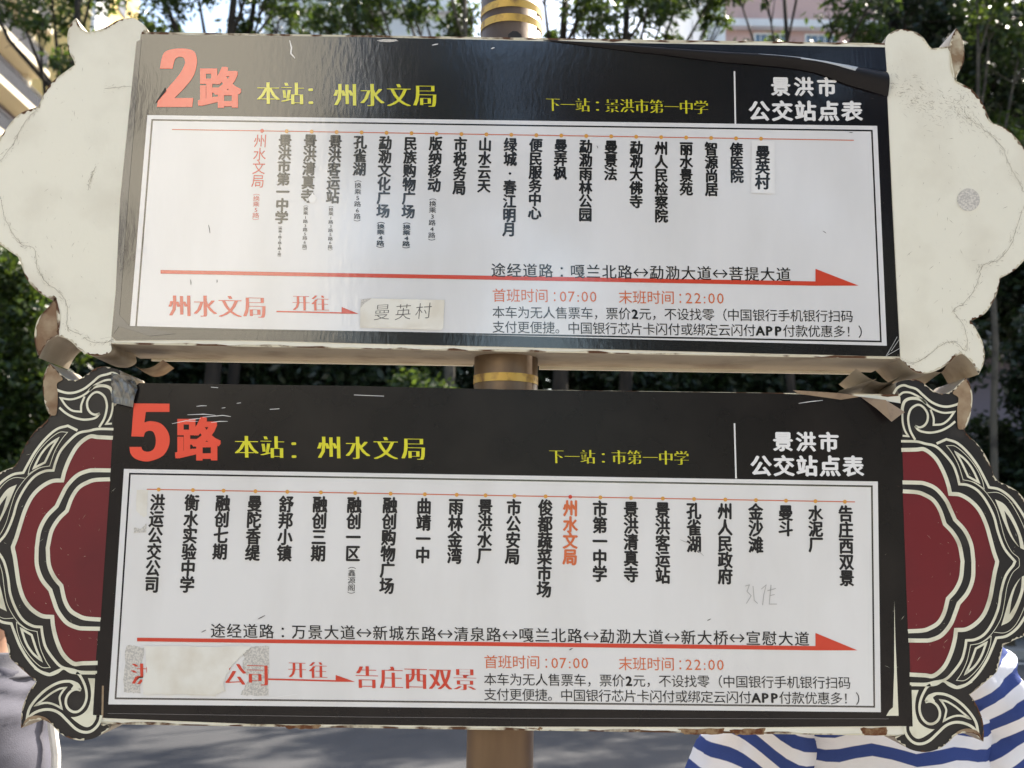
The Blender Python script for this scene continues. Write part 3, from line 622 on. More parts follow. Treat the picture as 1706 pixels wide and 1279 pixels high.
# folded-back torn corner of the poster (brown reverse) and crumpled clear tape
mb = MB(); V = [(1432,661,.001),(1470,668,.012),(1503,688,.010),(1494,693,.014),(1477,705,.020),(1455,682,.012)]
mb.add([Vector((at(a, b).x, F0-.002-c, at(a, b).z)) for a, b, c in V], [(0,5,1),(1,5,4,3),(1,3,2)]); mb.build('folded_corner', M_tape, poster_l)
mb = MB(); mb.poly(pl([(1320,650),(1400,655),(1432,661),(1400,666),(1380,663),(1330,656)]), F0-.0018); mb.build('torn_edge', M_tape, poster_l)
M_clear = mat('clear_tape', (.035, .032, .028), .12, .6, var=(.20, .19, .165), vscale=45, vmin=.4, vmax=.55, bump=.9, bscale=45)  # dark see-through look with highlights put into the colour as pale blotches
mb = MB(); gx, gy = 9, 7
for i in range(gx):
    for j in range(gy):
        u, v = i/(gx-1), j/(gy-1); a = at(188+u*(44-16*abs(v-.45)), 622+v*50+u*8-6*math.sin(v*3)); mb.v.append((a.x, F0-.003-.006*random.random()-.004*math.sin(u*3), a.z))
for i in range(gx-1):
    for j in range(gy-1):
        mb.f.append((i*gy+j, i*gy+j+1, (i+1)*gy+j+1, (i+1)*gy+j)); mb.mi.append(0)
mb.build('tape', M_clear, poster_l, smooth=False)
del poster_l['matte']
# bent strips of sheet metal between the two boards
def bent(pts, wd, d0, d1):
    mb = MB(); L = cr(pts, False, 5)
    for i in range(len(L)-1):
        a, b = at(*L[i]), at(*L[i+1]); mb.quad([(a.x, F0+d0, a.z), (b.x, F0+d0, b.z), (b.x, F0+d1, b.z-wd), (a.x, F0+d1, a.z-wd)])
    return mb
bent([(206,600),(222,607),(240,604),(258,592)], .004, .04, .10).build('bent_strip', M_rust, upper)
bent([(1545,610),(1572,618),(1584,600),(1590,585)], .012, .01, .10).build('bent_strip', M_under, upper)
bent([(1430,612),(1452,628),(1478,636),(1505,625)], .012, .01, .10).build('bent_strip', M_under, upper)
bent([(1400,650),(1430,640),(1462,630)], .010, .004, .08).build('bent_strip', M_under, lower)
mb = MB(); a = at(858, 51); mb.poly(pl([(846,60),(847,51),(854,45.5),(862,46),(868,51),(871,60)]), PY-PR-.0035); o = mb.build('cable_hole', M_plate, pole)

# ------------------------------------------------------------------ ground
def ground_mat(name, c1, c2, sc, rough, bump, stretch=(1, 1, 1), fine=None):
    M = mat(name, c1, rough, .3, var=c2, vscale=sc, vmin=.35, vmax=.7, bump=bump, bscale=fine or 90, vstretch=stretch)
    M.node_tree.nodes['Bump'].inputs['Distance'].default_value = .01
    return M
M_asph = ground_mat('asphalt', (.042, .043, .047), (.068, .068, .071), 1.3, .85, .6, (1, .35, 1), 55)
M_pave = ground_mat('paving', (.26, .24, .22), (.19, .175, .16), 2.5, .8, .4)
M_soil = ground_mat('soil', (.10, .085, .06), (.06, .055, .035), 1.5, .95, .6)
M_kerb = ground_mat('kerb_stone', (.33, .32, .30), (.24, .23, .21), 6, .8, .4)
M_mark = mat('road_paint', (.62, .61, .57), .7, .3, var=(.18, .18, .18), vscale=9, vmin=.52, vmax=.66)
def struct(name, mb, mt): return tag(mb.build(name, mt), kind='structure')
ZR = -.13
mb = MB(); mb.quad([(-300,-300,ZR-.02),(300,-300,ZR-.02),(300,300,ZR-.02),(-300,300,ZR-.02)]); struct('ground', mb, M_soil)
mb = MB(); mb.quad([(-120,3.35,ZR),(120,3.35,ZR),(120,17.4,ZR),(-120,17.4,ZR)]); struct('road', mb, M_asph)
mb = MB(); mb.box((-120,-12,ZR-.05),(120,3.15,0)); struct('pavement', mb, M_pave)
mb = MB(); mb.box((-120,3.153,ZR-.05),(120,3.35,.012)); struct('kerb', mb, M_kerb)
mb = MB(); mb.box((-120,17.6,ZR-.05),(120,24,0)); struct('pavement', mb, M_pave)
mb = MB(); mb.box((-120,17.4,ZR-.05),(120,17.597,.012)); struct('kerb', mb, M_kerb)
mb = MB(); mb.quad([(-120,-40,ZR+.004),(120,-40,ZR+.004),(120,-12.01,ZR+.004),(-120,-12.01,ZR+.004)]); struct('road', mb, M_asph)
mb = MB(); mb.quad([(-120,16.7,ZR+.004),(120,16.7,ZR+.004),(120,16.85,ZR+.004),(-120,16.85,ZR+.004)]); struct('lane_line', mb, M_mark)

# ------------------------------------------------------------------ buildings
M_glass = mat('window_glass', (.10, .15, .21), .08, .9); M_dglass = mat('dark_glass', (.02, .02, .03), .1, .8)
M_wallw = mat('white_render', (.74, .75, .77), .7, .3, var=(.62, .63, .65), vscale=.8); M_wallp = mat('pink_render', (.58, .40, .37), .7, .3, var=(.50, .34, .32), vscale=.7)
M_wally = mat('yellow_render', (.80, .60, .24), .7, .3, var=(.72, .53, .2), vscale=.6); M_wallc = mat('cream_slab', (.74, .66, .50), .7, .3)
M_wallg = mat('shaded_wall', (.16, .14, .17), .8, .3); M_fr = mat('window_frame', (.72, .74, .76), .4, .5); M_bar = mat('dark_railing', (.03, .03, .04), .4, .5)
def window(b, x, z, w_, h_, y, bars=5):
    """framed window on a wall facing -Y: frame part with a pane"""
    mb = MB(); t = .06
    mb.box((x-w_/2,y-.05,z),(x-w_/2+t,y+.02,z+h_)); mb.box((x+w_/2-t,y-.05,z),(x+w_/2,y+.02,z+h_))
    mb.box((x-w_/2+t,y-.05,z),(x+w_/2-t,y+.02,z+t)); mb.box((x-w_/2+t,y-.05,z+h_-t),(x+w_/2-t,y+.02,z+h_))
    for k in range(1, bars): xx = x-w_/2+w_*k/bars; mb.box((xx-.015,y-.045,z+t),(xx+.015,y+.01,z+h_-t))
    f = mb.build('window', M_fr, b)
    mb = MB(); mb.quad([(x-w_/2+.02,y-.012,z+.02),(x+w_/2-.02,y-.012,z+.02),(x+w_/2-.02,y-.012,z+h_-.02),(x-w_/2+.02,y-.012,z+h_-.02)])
    mb.build('pane', M_glass, f)
# white block behind the middle trees
b = empty('white_building', (-7, 46, 0), 'white rendered block with pale blue windows behind the trees left of the pole', 'building')
mb = MB(); mb.box((-11.2, 46, ZR), (-2.6, 58, 34)); mb.build('wall', M_wallw, b)
for z in (19.2, 22.4, 25.6):
    for x in (-9.6, -7.4, -5.2): window(b, x, z, 1.5, 1.5, 46)
    mb = MB(); mb.box((-11.4, 45.7, z-.5), (-2.4, 45.99, z-.25)); mb.build('ledge', M_wallw, b)
# pink block on the right
b = empty('pink_building', (11, 42, 0), 'pink rendered building with white corner pier and barred windows behind the right trees', 'building')
mb = MB(); mb.box((8.75, 42, ZR), (17, 54, 32)); mb.build('wall', M_wallp, b)
mb = MB(); mb.box((8.0, 41.7, ZR), (8.745, 54, 32)); mb.build('corner_pier', M_wallw, b)
mb = MB(); mb.box((6.4, 42.6, ZR), (7.995, 54, 21.7)); mb.build('side_wing', M_wallp, b)
for z in (18.0, 21.2, 24.6):
    for x in (10.65, 12.75, 14.9): window(b, x, z, 1.35, 1.25, 42)
    mb = MB(); mb.box((8.75, 41.6, z+1.38), (17, 41.99, z+1.7)); mb.build('ledge', M_wallw, b)
mb = MB(); mb.box((11.45,41.65,21.2),(11.95,41.98,21.75)); mb.box((11.5,41.62,21.3),(11.9,41.65,21.7)); mb.build('air_conditioner', M_bar, b)
# balconied apartment block at far left
b = empty('apartment_block', (-35, 58, 0), 'apartment block with cream balcony slabs and dark railings at the far left', 'building')
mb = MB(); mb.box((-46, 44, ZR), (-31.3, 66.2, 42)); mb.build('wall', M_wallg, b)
for k in range(6, 13):
    z = 3.0*k+.6
    mb = MB(); mb.box((-31.29, 44, z), (-29.8, 66.4, z+.42)); mb.build('balcony_slab', M_wallc, b)
    mb = MB(); mb.box((-29.88, 44, z+1.45), (-29.82, 66.3, z+1.5))
    for i in range(74): y = 44.1+.3*i; mb.box((-29.87, y, z+.42), (-29.83, y+.035, z+1.45))
    mb.box((-29.96, 44, z+.42), (-29.9, 66.25, z+1.40)); mb.build('railing', M_bar, b)
    for y in (47, 52, 57, 62):
        mb = MB(); mb.box((-31.295, y, z+.45), (-31.2, y+2.6, z+2.4)); mb.build('glass_door', M_dglass, b)
    mb = MB(); mb.box((-31.29, 65.7, z+.42), (-30.9, 66.3, z+3.0)); mb.build('pillar', M_wallc, b)
b = empty('yellow_tower', (-36, 86, 0), 'sunlit yellow tower block behind the left scroll end', 'building')
mb = MB(); mb.box((-39, 80, ZR), (-33, 90, 60)); mb.build('wall', M_wally, b)
mb = MB(); mb.box((-33.0, 80, 20), (-32.7, 82.6, 60)); mb.build('white_panel', M_wallw, b)
for k in range(10):
    mb = MB(); mb.box((-32.998, 85.2, 30+k*3), (-32.9, 86.8, 31.6+k*3)); mb.build('window', M_dglass, b)
b = empty('low_shelter', (15, 33, 0), 'long low flat roofed building with grey fascia far right behind the trees', 'building')
mb = MB(); mb.box((10.5, 33, 7.7), (26, 40, 8.25)); mb.build('roof', mat('grey_fascia', (.42, .40, .46), .7, .3), b)
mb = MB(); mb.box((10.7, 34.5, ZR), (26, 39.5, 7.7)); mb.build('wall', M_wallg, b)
# street front added out of view behind the viewer, to put glare in the poster
b = empty('reflected_front', (-17, -26, 0), 'out of view cream street front with dark base, added for the glare in the upper poster', 'building')
mb = MB(); mb.box((-30, -38, 6.1), (-6.7, -26, 24)); mb.build('wall', mat('sunlit_render', (.84, .80, .68), .6, .3), b)
mb = MB(); mb.box((-30, -38, ZR), (-6.7, -26.4, 6.095)); mb.build('dark_base', M_dglass, b)  # dark lower storeys, shaped to keep the glare off the lower board
for k in range(4):
    for i in range(3):
        x = -27-0*k+i*7.5
        mb = MB(); mb.box((x, -25.98, 9+k*4), (x+1.4, -25.9, 10.6+k*4)); mb.build('window', M_dglass, b)

# ------------------------------------------------------------------ trees
def leaf_mat(name, c1, c2, trans):
    M = bpy.data.materials.new(name); M.use_nodes = True; t = M.node_tree; p = t.nodes['Principled BSDF']; out = t.nodes['Material Output']
    g = t.nodes.new('ShaderNodeNewGeometry'); r = t.nodes.new('ShaderNodeValToRGB')
    r.color_ramp.elements[0].color = (*c1, 1); r.color_ramp.elements[1].color = (*c2, 1)
    t.links.new(g.outputs['Random Per Island'], r.inputs[0]); t.links.new(r.outputs[0], p.inputs['Base Color'])
    p.inputs['Roughness'].default_value = .38; p.inputs['Specular IOR Level'].default_value = .5
    tr_ = t.nodes.new('ShaderNodeBsdfTranslucent'); mx = t.nodes.new('ShaderNodeMixShader'); mx.inputs[0].default_value = trans
    hs = t.nodes.new('ShaderNodeHueSaturation'); hs.inputs['Value'].default_value = 2.6; hs.inputs['Hue'].default_value = .475; hs.inputs['Saturation'].default_value = 1.15
    t.links.new(r.outputs[0], hs.inputs['Color']); t.links.new(hs.outputs[0], tr_.inputs[0])
    t.links.new(p.outputs[0], mx.inputs[1]); t.links.new(tr_.outputs[0], mx.inputs[2]); t.links.new(mx.outputs[0], out.inputs[0])
    return M
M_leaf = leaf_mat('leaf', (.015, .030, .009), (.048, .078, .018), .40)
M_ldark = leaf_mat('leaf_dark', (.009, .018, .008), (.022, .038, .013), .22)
M_bark = mat('bark', (.042, .034, .027), .9, .2, var=(.024, .02, .017), vscale=6, vmin=.4, vmax=.62, vstretch=(1, 1, .25), bump=.8, bscale=25)
M_barkl = mat('pale_bark', (.10, .088, .07), .9, .2, var=(.05, .043, .036), vscale=5, bump=.6, bscale=25)
def leaves(clusters, size, dens):
    """clusters: (x,y,z,r) -> leaf blades (two kinked triangles each) as arrays"""
    VV, n0 = [], 0
    for x, y, z, r in clusters:
        n = max(20, int(58*dens*r*r/(size*size)))
        d = RNG.normal(size=(n, 3)); d /= np.linalg.norm(d, axis=1)[:, None]; rad = r*RNG.random(n)**.45
        # sub-sprays: leaves gather round a few twigs
        k = max(3, n//14); tw = RNG.normal(size=(k, 3)); tw /= np.linalg.norm(tw, axis=1)[:, None]; tw *= (r*RNG.random(k)**.4)[:, None]
        c = tw[RNG.integers(0, k, n)]+d*np.minimum(rad, size*2.1)[:, None]*RNG.random(n)[:, None]
        c = c*np.array([1, 1, .8])+np.array([x, y, z])
        ax = RNG.normal(size=(n, 3))*np.array([1, 1, .6])+np.array([0, 0, -.55]); ax /= np.linalg.norm(ax, axis=1)[:, None]
        sd_ = np.cross(ax, RNG.normal(size=(n, 3))); sd_ /= np.linalg.norm(sd_, axis=1)[:, None]; nr = np.cross(ax, sd_)
        L = (size*RNG.uniform(.6, 1.3, n))[:, None]; W = L*RNG.uniform(.17, .27, n)[:, None]
        VV.append(np.stack([c, c+ax*L*.45+sd_*W+nr*L*.05, c+ax*L, c+ax*L*.45-sd_*W+nr*L*.05], 1))
    V = np.concatenate(VV); n = len(V); V = V.reshape(-1, 3)
    i = np.arange(n)*4
    F = np.concatenate([np.stack([i, i+1, i+2], 1), np.stack([i, i+2, i+3], 1)])
    return V, F
def np_mesh(name, V, F, mt, parent):
    me = bpy.data.meshes.new(name); me.vertices.add(len(V)); me.vertices.foreach_set('co', V.astype(np.float32).ravel())
    me.loops.add(F.size); me.loops.foreach_set('vertex_index', F.astype(np.int32).ravel()); me.polygons.add(len(F))
    me.polygons.foreach_set('loop_start', np.arange(0, F.size, 3, dtype=np.int32)); me.materials.append(mt); me.update(calc_edges=True)
    o = bpy.data.objects.new(name, me); link(o, parent)
    o.matrix_parent_inverse = Matrix.Translation(-parent.location); return o
def tree(label, trunkpx, Y, clusters, size=.15, dens=.62, leafm=None, bark=None, tw=.17, lean=0, kind='tree', group=None, cat='tree', limbs=True, depth=.8, top=None):
    """trunkpx: pixel column of the trunk; clusters: (px,py,rpx[,dY]) traced in the photo, given true size and depth at Y"""
    base = at(trunkpx, 899, Y); bx = base.x; s = Y/FPX
    root = empty(kind, (bx, Y, 0), label, cat, group)
    C = []
    for q in clusters:
        p = at(q[0], q[1], Y); r = q[2]*s*1.08
        C.append((p.x, Y+(q[3] if len(q) > 3 else RNG.uniform(-depth, depth)), p.z, r))
    ztop = top or (max(c[2] for c in C)-.3)
    mb = MB(); n = 9; pts = [(bx+lean*(i/n)*ztop+math.sin(i*1.3+bx)*.06, Y+math.cos(i*1.7+bx)*.05, ZR+(ztop-ZR)*i/n) for i in range(n+1)]
    rad = [tw*(1.35-.25*min(1, i) -.75*i/n) for i in range(n+1)]; mb.tube(pts, rad, 10)
    if limbs:
        for (cx, cy2, cz, r) in C:
            k = min(n-1, max(2, int(n*(cz-1.2-abs(cx-bx)*.5)/max(ztop, .1)))); a = Vector(pts[k]); e = Vector((cx, cy2, cz))
            mdl = a.lerp(e, .55)+Vector((0, 0, -.12*(e-a).length)); mb.tube([a, mdl, e], [rad[k]*.55, rad[k]*.3+.012, .012], 6, cap=False)
            for _ in range(3):
                tip = e+Vector((random.gauss(0, r*.7), random.gauss(0, r*.7), random.gauss(0, r*.5))); mb.tube([mdl.lerp(e, .6), tip], [.014, .005], 4, cap=False)
    mb.build('trunk', bark or M_bark, root, smooth=True)
    V, F = leaves(C, size, dens); np_mesh('crown', V, F, leafm or M_leaf, root)
    return root
def bush(label, px, Y, x0, x1, y0, y1, n, r, **k):
    cl = [(random.uniform(x0, x1), random.uniform(y0, y1), r*random.uniform(.7, 1.25)) for _ in range(n)]
    return tree(label, px, Y, cl, kind='bushy_tree', limbs=False, top=2.5, group=G2, **k)
G1 = 'street trees across the road'; G2 = 'bushy trees closing the far side of the road'
tree('street tree with one stout trunk in front of the far left balconies', 60, 18.6, [(25,12,42),(95,12,36),(98,85,34),(112,118,22),(75,55,24),(60,-70,80),(-30,-60,70),(140,-60,60),(85,200,26)], tw=.15, group=G1)
tree('street tree with dark trunk above the left part of the upper board', 342, 18.8, [(225,28,44),(262,40,30),(290,22,36),(330,-40,70),(250,-70,70),(400,20,38),(455,14,36),(440,45,26),(300,50,18),(420,-60,60)], tw=.17, group=G1)
tree('slim dark trunked tree close beside the darker trunk above the first stop names', 377, 19.4, [(480,40,30),(505,20,34),(390,-60,60),(470,-50,60),(350,60,22)], tw=.13, group=G1)
tree('leafy light green tree with slanting pale branches left of the pole', 735, 18.0, [(540,48,28),(575,30,38),(610,45,32),(640,42,36),(600,0,44),(690,45,20),(700,8,40),(755,30,34),(775,50,26),(785,5,40),(640,-70,70),(740,-70,70),(560,-60,60)], tw=.11, lean=.02, bark=M_barkl, group=G1)
tree('dark trunked tree just right of the pole with bright backlit leaves', 935, 18.4, [(925,40,30),(960,20,42),(985,45,34),(940,-40,60),(1010,8,44),(1000,-50,60),(900,-20,40)], tw=.16, group=G1)
tree('tree whose drooping leaves hang before the pink side wing', 1042, 18.9, [(1050,45,32),(1075,15,44),(1110,8,40),(1120,42,24),(1090,-50,70),(1190,-10,40),(1205,15,26),(1180,30,18),(1150,-60,50)], tw=.14, group=G1)
tree('tree with thin leaning trunk in front of the pink building windows', 1316, 18.2, [(1245,52,28),(1280,62,24),(1300,50,20),(1395,62,30),(1425,48,34),(1440,14,44),(1470,50,34),(1410,0,40),(1330,-70,60),(1230,-60,50),(1262,28,14)], tw=.09, lean=.012, group=G1)
tree('big dark tree with thick trunk behind the right scroll end', 1522, 19.6, [(1490,20,50),(1560,15,60),(1470,55,40),(1600,60,60),(1550,120,60),(1640,90,56),(1620,170,60),(1590,-60,80),(1480,-60,70),(1690,60,60),(1700,160,60)], size=.17, dens=.95, leafm=M_ldark, tw=.27, group=G1)
bush('dark leafy bushy tree rising behind the top of the right scroll end', 1600, 22.5, 1500, 1760, -30, 330, 46, 46, leafm=M_ldark, dens=1.2, size=.19, tw=.1)
tree('slim pale trunked tree at the right picture edge', 1668, 18.3, [(1650,25,46),(1700,80,50),(1690,200,40),(1650,215,30),(1600,210,30),(1700,260,40),(1650,-40,60),(1640,130,34),(1560,240,40)], dens=.8, tw=.07, bark=M_barkl, group=G1)
bush('leafy bush with bright green sprays below the left scroll end', 15, 17.9, -60, 78, 455, 850, 34, 46, dens=1.05, size=.15, tw=.06)
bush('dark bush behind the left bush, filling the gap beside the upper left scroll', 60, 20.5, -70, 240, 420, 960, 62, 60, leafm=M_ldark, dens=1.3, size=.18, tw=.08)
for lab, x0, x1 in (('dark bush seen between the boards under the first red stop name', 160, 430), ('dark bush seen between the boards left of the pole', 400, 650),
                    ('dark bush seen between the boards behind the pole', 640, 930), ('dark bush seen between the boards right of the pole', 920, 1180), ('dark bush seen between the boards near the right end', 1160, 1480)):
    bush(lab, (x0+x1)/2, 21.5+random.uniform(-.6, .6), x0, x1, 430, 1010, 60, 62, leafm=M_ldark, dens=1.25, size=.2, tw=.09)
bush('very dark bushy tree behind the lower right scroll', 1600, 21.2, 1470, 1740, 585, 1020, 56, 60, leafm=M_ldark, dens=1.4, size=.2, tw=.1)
bush('dark bushy tree at the right picture edge above the grey shelter roof', 1700, 23.5, 1590, 1800, 250, 545, 44, 52, leafm=M_ldark, dens=1.2, size=.2, tw=.1)
bush('small sunlit bush with pale green top showing left of the pole between the boards', 700, 15.9+2, 655, 755, 612, 900, 22, 34, dens=1.1, size=.13, tw=.05)
bush('dim bush behind the right bushes at the picture edge', 1760, 19.9, 1715, 1840, 560, 1000, 30, 60, leafm=M_ldark, dens=1.4, size=.2, tw=.1)
# trees added out of view behind the viewer, to darken the poster's reflections
def near_tree(label, x, y, h, rr, n):
    root = empty('reflected_tree', (x, y, 0), label, 'tree', 'out of view trees added for dark reflections in the poster')
    C = [(x+random.gauss(0, rr*.5), y+random.gauss(0, rr*.4), h*random.uniform(.3, 1), rr*.45) for _ in range(n)]
    mb = MB(); mb.tube([(x, y, 0), (x+.1, y, h*.5), (x, y, h*.8)], [.16, .12, .05], 8); mb.build('trunk', M_bark, root, smooth=True)
    V, F = leaves(C, .3, 1.3); np_mesh('crown', V, F, M_ldark, root)
near_tree('round dark tree added out of view behind the viewer, mirrored left of the poster middle', -1.5, -15, 12, 1.5, 26)
near_tree('dark tree added out of view behind the viewer, mirrored right of the poster middle', 3.0, -14, 12, 2.4, 26)
near_tree('broad dark tree added out of view behind the viewer, mirrored at the right of the poster', 8.5, -15, 12.5, 3.0, 34)

# ------------------------------------------------------------------ people waiting behind the sign
def cloth(name, col, rough=.85, var=None): return mat(name, col, rough, .2, var=var or tuple(c*.8 for c in col), vscale=14, bump=.35, bscale=420)
M_skin = mat('skin', (.46, .26, .17), .5, .4, var=(.40, .21, .14), vscale=9); M_hair = mat('hair', (.012, .010, .010), .4, .5, bump=.4, bscale=200, bstretch=(1, 1, .1))
M_shoe = mat('shoe', (.04, .04, .045), .5, .4); M_eye = mat('eye', (.03, .02, .02), .2, .6)
def stripes_mat():
    M = cloth('striped_jersey', (.8, .8, .8)); t = M.node_tree; p = t.nodes['Principled BSDF']
    at_ = t.nodes.new('ShaderNodeAttribute'); at_.attribute_name = 'stripe'
    m1 = t.nodes.new('ShaderNodeMath'); m1.operation = 'FRACT'; t.links.new(at_.outputs['Fac'], m1.inputs[0])
    r = t.nodes.new('ShaderNodeValToRGB'); e = r.color_ramp.elements
    e[0].position = 0; e[0].color = (.78, .78, .82, 1); e[1].position = .47; e[1].color = (.78, .78, .82, 1)
    for ps, c in ((.5, (.038, .066, .23, 1)), (.97, (.038, .066, .23, 1)), (1, (.78, .78, .82, 1))):
        q = r.color_ramp.elements.new(ps); q.color = c
    t.links.new(m1.outputs[0], r.inputs[0]); t.links.new(r.outputs[0], p.inputs['Base Color']); return M
def body(root, sc, arms):
    """one skinned figure: trunk, head with nose and ears, arms with five fingers, legs and feet; facing +Y"""
    V, E, Rr = [], [], []
    def v(p, r, par=None):
        V.append(tuple(c*sc for c in p)); Rr.append(r*sc)
        if par is not None: E.append((par, len(V)-1))
        return len(V)-1
    pel = v((0,0,.92), .125); be = v((0,.01,1.06), .12, pel); ch = v((0,.01,1.24), .125, be); uc = v((0,0,1.36), .09, ch)
    nk = v((0,.0,1.43), .05, uc); n2 = v((0,.01,1.48), .052, nk); hb = v((0,.03,1.53), .07, n2); hm = v((0,.025,1.59), .085, hb); ht = v((0,.015,1.655), .062, hm)
    v((0,.125,1.575), .012, hm)
    for s in (-1, 1): v((s*.088,.02,1.585), .016, hm)
    for s, A in zip((-1, 1), arms):
        sh = v((s*.15,0,1.365), .055, uc); el = v(A[0], .04, sh); wr = v(A[1], .026, el)
        d = (Vector(A[1])-Vector(A[0])).normalized(); side = d.cross(Vector((0, 0, 1)));  side = side.normalized() if side.length > .1 else Vector((0, 1, 0))
        pm = v(Vector(A[1])+d*.05, .030, wr); p2 = v(Vector(A[1])+d*.085, .028, pm); dn = Vector((0, 0, -1)) if abs(d.z) < .7 else Vector((-s, 0, 0))
        for k, ln in enumerate((.062, .072, .068, .054)):
            o_ = side*(k-1.5)*.019; a = Vector(A[1])+d*.1+o_; f1 = v(a, .009, p2); f2 = v(a+d*ln*.5+dn*.008, .0085, f1); v(a+d*ln*.9+dn*.028, .0075, f2)
        th = v(Vector(A[1])+d*.045-side*.038, .011, pm); v(Vector(A[1])+d*.085-side*.05+dn*.012, .009, th)
        hp = v((s*.09,0,.87), .085, pel); kn = v((s*.1,.015,.48), .055, hp); an = v((s*.1,-.01,.08), .037, kn); v((s*.115,.14,.035), .032, an)
    me = bpy.data.meshes.new('body'); me.from_pydata(V, E, []); o = bpy.data.objects.new('body', me); link(o)
    md = o.modifiers.new('skin', 'SKIN'); md.use_smooth_shade = True
    for i, d_ in enumerate(me.skin_vertices[0].data): d_.radius = (Rr[i], Rr[i]); d_.use_root = (i == 0)
    sb = o.modifiers.new('sub', 'SUBSURF'); sb.levels = 1; sb.render_levels = 1
    bpy.context.view_layer.update(); me2 = bpy.data.meshes.new_from_object(o.evaluated_get(bpy.context.evaluated_depsgraph_get()))
    bpy.data.objects.remove(o); me2.name = 'body'; me2.materials.clear(); me2.materials.append(M_skin)
    me2.polygons.foreach_set('use_smooth', [True]*len(me2.polygons)); o = bpy.data.objects.new('body', me2); link(o, root); return o
def garment(name, parts, mt, root, sc, seed=0, wr=.006):
    """parts: lists of rings (centre, axis-x vector, axis-y vector, stripe value fn); each a tube of cloth with folds"""
    vs, fs, at_ = [], [], []; rg = np.random.default_rng(seed)
    for rings, strf in parts:
        n = 40; P = [rg.uniform(0, 6.28) for _ in range(4)]; b0 = len(vs); m = 6; RR = []
        for i in range(len(rings)-1):
            for k in range(m):
                f = k/m; RR.append([a.lerp(b, f) for a, b in zip(rings[i], rings[i+1])])
        RR.append(list(rings[-1]))
        for i, (c, a, b) in enumerate(RR):
            for j in range(n):
                t = 2*math.pi*j/n; ca, sa = math.cos(t), math.sin(t)
                q = c+a*(math.copysign(abs(ca)**.85, ca))+b*(math.copysign(abs(sa)**.85, sa))
                u = i*.32; f = wr*(math.sin(3*t+u*1.1+P[0])+.7*math.sin(5*t-u*1.9+P[1])+.6*math.sin(2*t+u*2.7+P[2])+.4*math.sin(9*t+u*.8+P[3]))
                g_ = abs(math.sin(2.5*t+u*1.6+P[1])); f += wr*1.5*(.5-(1-g_)**3)
                q = q+(q-c).normalized()*f; vs.append(q*sc); at_.append(strf(q, c, i/len(RR)))
        for i in range(len(RR)-1):
            for j in range(n): fs.append((b0+i*n+j, b0+i*n+(j+1) % n, b0+(i+1)*n+(j+1) % n, b0+(i+1)*n+j))
    me = bpy.data.meshes.new(name); me.from_pydata([tuple(x) for x in vs], [], fs); me.materials.append(mt)
    me.polygons.foreach_set('use_smooth', [True]*len(fs)); A = me.attributes.new('stripe', 'FLOAT', 'POINT'); A.data.foreach_set('value', at_)
    o = bpy.data.objects.new(name, me); link(o, root); sl_ = o.modifiers.new('thick', 'SOLIDIFY'); sl_.thickness = .003
    return o
def rings_torso(w_, bot=.84):
    X_, Y_ = Vector((1, 0, 0)), Vector((0, 1, 0))
    return [(Vector((0, y, z)), X_*a, Y_*b) for z, a, b, y in ((bot, .20*w_, .135, 0), (.98, .19*w_, .13, .01), (1.12, .18*w_, .125, .01), (1.25, .185*w_, .125, .01), (1.33, .178*w_, .11, .0), (1.375, .150*w_, .09, -.005), (1.405, .105, .075, -.005), (1.43, .068, .064, 0))]
def rings_limb(a, b, r0, r1, r2=None):
    a, b = Vector(a), Vector(b); d = (b-a).normalized(); x = d.cross(Vector((0, 1, 0))).normalized(); y = d.cross(x)
    return [(a.lerp(b, -.42), x*r0*.35, y*r0*.35), (a.lerp(b, -.3), x*r0*.75, y*r0*.75)]+[(a.lerp(b, f), x*(r0+(r1-r0)*f), y*(r0+(r1-r0)*f)) for f in (-.12, .05, .3, .6, .85, 1)]
def legs(root, sc, mt, b1=.1): return garment('trousers', [([(Vector((0, 0, z)), Vector((a, 0, 0)), Vector((0, .12, 0))) for z, a in ((.84, .165), (.92, .16), (1.0, .155))], lambda q, c, f: 0)]+[(rings_limb((s*.088, 0, .93), (s*.1, 0, .1), .098, .065), lambda q, c, f: 0) for s in (-1, 1)], mt, root, sc, 5, .004)
def extras(root, sc, hair_len):
    vs, fs = [], []; n, k = 18, 10
    for i in range(k+1):
        for j in range(n):
            t = 2*math.pi*j/n; ph = math.pi*.62*i/k; dn = hair_len*max(0, (i-6)/4) if math.sin(t) < .25 else 0
            vs.append(((.098*math.sin(ph)*math.cos(t))*sc, (.012+.112*math.sin(ph)*math.sin(t)*(1 if math.sin(t) < .2 else .72))*sc, (1.60+.098*math.cos(ph)-dn)*sc))
    for i in range(k):
        for j in range(n): fs.append((i*n+j, i*n+(j+1) % n, (i+1)*n+(j+1) % n, (i+1)*n+j))
    me = bpy.data.meshes.new('hair'); me.from_pydata(vs, [], fs); me.materials.append(M_hair); me.polygons.foreach_set('use_smooth', [True]*len(fs)); link(bpy.data.objects.new('hair', me), root)
    for s in (-1, 1):
        mb = MB(); mb.tube([(s*.034*sc, .098*sc, 1.592*sc), (s*.034*sc, .107*sc, 1.592*sc)], .011*sc, 10); o = mb.build('eye', M_eye); o.parent = root
        mb = MB(); mb.tube([(s*.1*sc, -.06*sc, .04*sc), (s*.105*sc, .04*sc, .05*sc), (s*.115*sc, .17*sc, .032*sc)], [.042*sc, .046*sc, .038*sc], 10); o = mb.build('shoe', M_shoe); o.parent = root
    mb = MB(); mb.tube([(-.025*sc, .106*sc, 1.53*sc), (0, .112*sc, 1.529*sc), (.025*sc, .106*sc, 1.53*sc)], [.003*sc, .006*sc, .003*sc], 6); o = mb.build('mouth', mat('lips', (.36, .13, .11), .5, .4)); o.parent = root
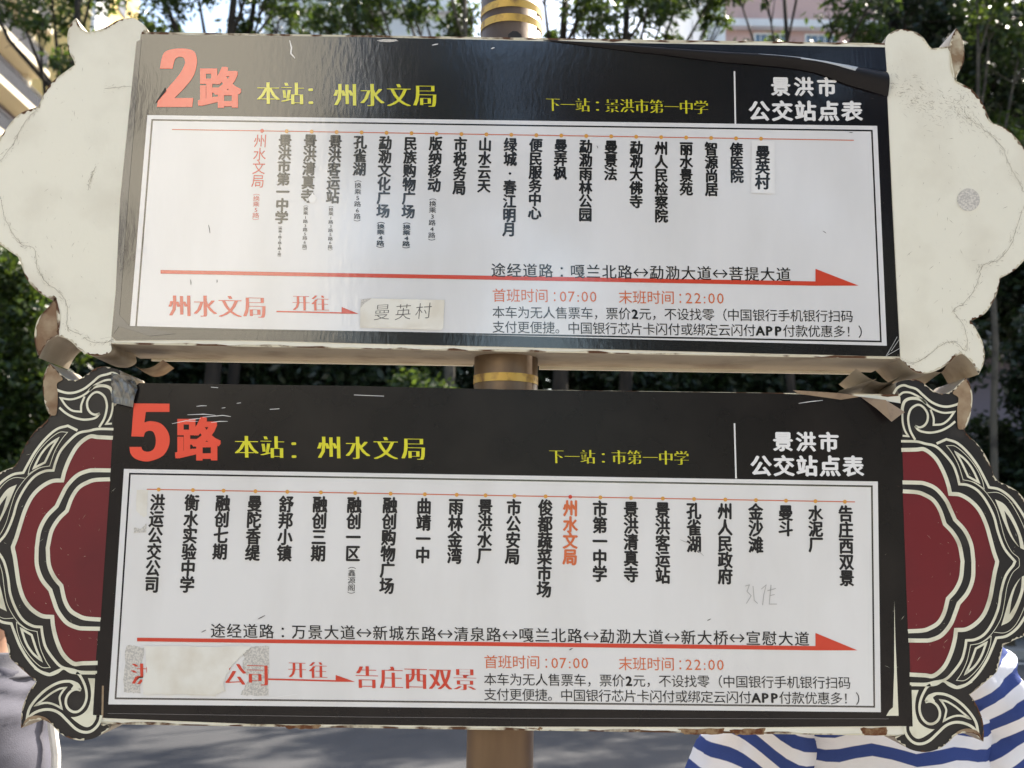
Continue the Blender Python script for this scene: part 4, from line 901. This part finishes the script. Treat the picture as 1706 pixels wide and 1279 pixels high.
# right: blue and white striped top
YR = 1.97; p = at(1478, 1100, YR); SR = 1.0
ps = empty('person', (p.x, YR, 0), 'person in a loose blue and white striped top behind the lower right corner', 'person')
aR = [((-.325, .03, 1.10), (-.17, .20, 1.02)), ((.315, .03, 1.10), (.17, .20, 1.02))]
body(ps, SR, aR)
PD = .0415
garment('striped_top', [(rings_torso(1.0, .80), lambda q, c, f: (q.z-.22*q.x+.03*math.sin(q.x*9)+.006*math.sin(q.x*47+q.z*11))/PD+40),
                        (rings_limb((-.15, 0, 1.355), (-.32, .03, 1.09), .088, .102), lambda q, c, f: ((q.x+.15)*-.42-(q.z-1.36)*.90+.008*math.sin(q.x*40))/PD+40),
                        (rings_limb((.15, 0, 1.355), (.30, .03, 1.09), .088, .098), lambda q, c, f: ((q.x-.15)*.5-(q.z-1.36)*.86)/PD+40)], stripes_mat(), ps, SR, 3, .0062)
legs(ps, SR, cloth('dark_cotton', (.03, .03, .04))); extras(ps, SR, .10)
# left: grey polo shirt
YL = 2.25; p = at(-7, 1110, YL); SL = .955
ps = empty('person', (p.x, YL, 0), 'person in a plain grey polo shirt behind the lower left corner', 'person')
ps.rotation_euler.z = R(86)
aL = [((-.235, -.02, 1.09), (-.24, .06, .84)), ((.215, .10, 1.10), (.19, .26, .98))]
body(ps, SL, aL)
M_polo = cloth('grey_jersey', (.105, .105, .13))
garment('polo_shirt', [(rings_torso(1.0, .82), lambda q, c, f: 0)]+[(rings_limb((s*.155, 0, 1.36), ((.212, .098, 1.11) if s > 0 else (-.232, -.02, 1.10)), .070, .076), lambda q, c, f: 0) for s in (-1, 1)], M_polo, ps, SL, 11, .004)
garment('collar', [([(Vector((0, -.004, z)), Vector((a, 0, 0)), Vector((0, b, 0))) for z, a, b in ((1.400, .098, .088), (1.425, .080, .076), (1.45, .068, .066))], lambda q, c, f: 0)], cloth('collar_jersey', (.16, .16, .18)), ps, SL, 2, .001)
mb = MB(); mb.tube([Vector(p)*SL for p in ((0, -.085, 1.40), (0, -.125, 1.33), (0, -.145, 1.24), (0, -.152, 1.10), (0, -.15, .90))], .0095, 8); o = mb.build('sunlit_edge', cloth('white_webbing', (.78, .77, .74))); o.parent = ps  # white strip along the shirt's edge, standing in for its sunlit rim
legs(ps, SL, cloth('navy_cotton', (.025, .03, .05))); extras(ps, SL, .0)
bpy.data.objects.remove(FO); bpy.data.curves.remove(FC)
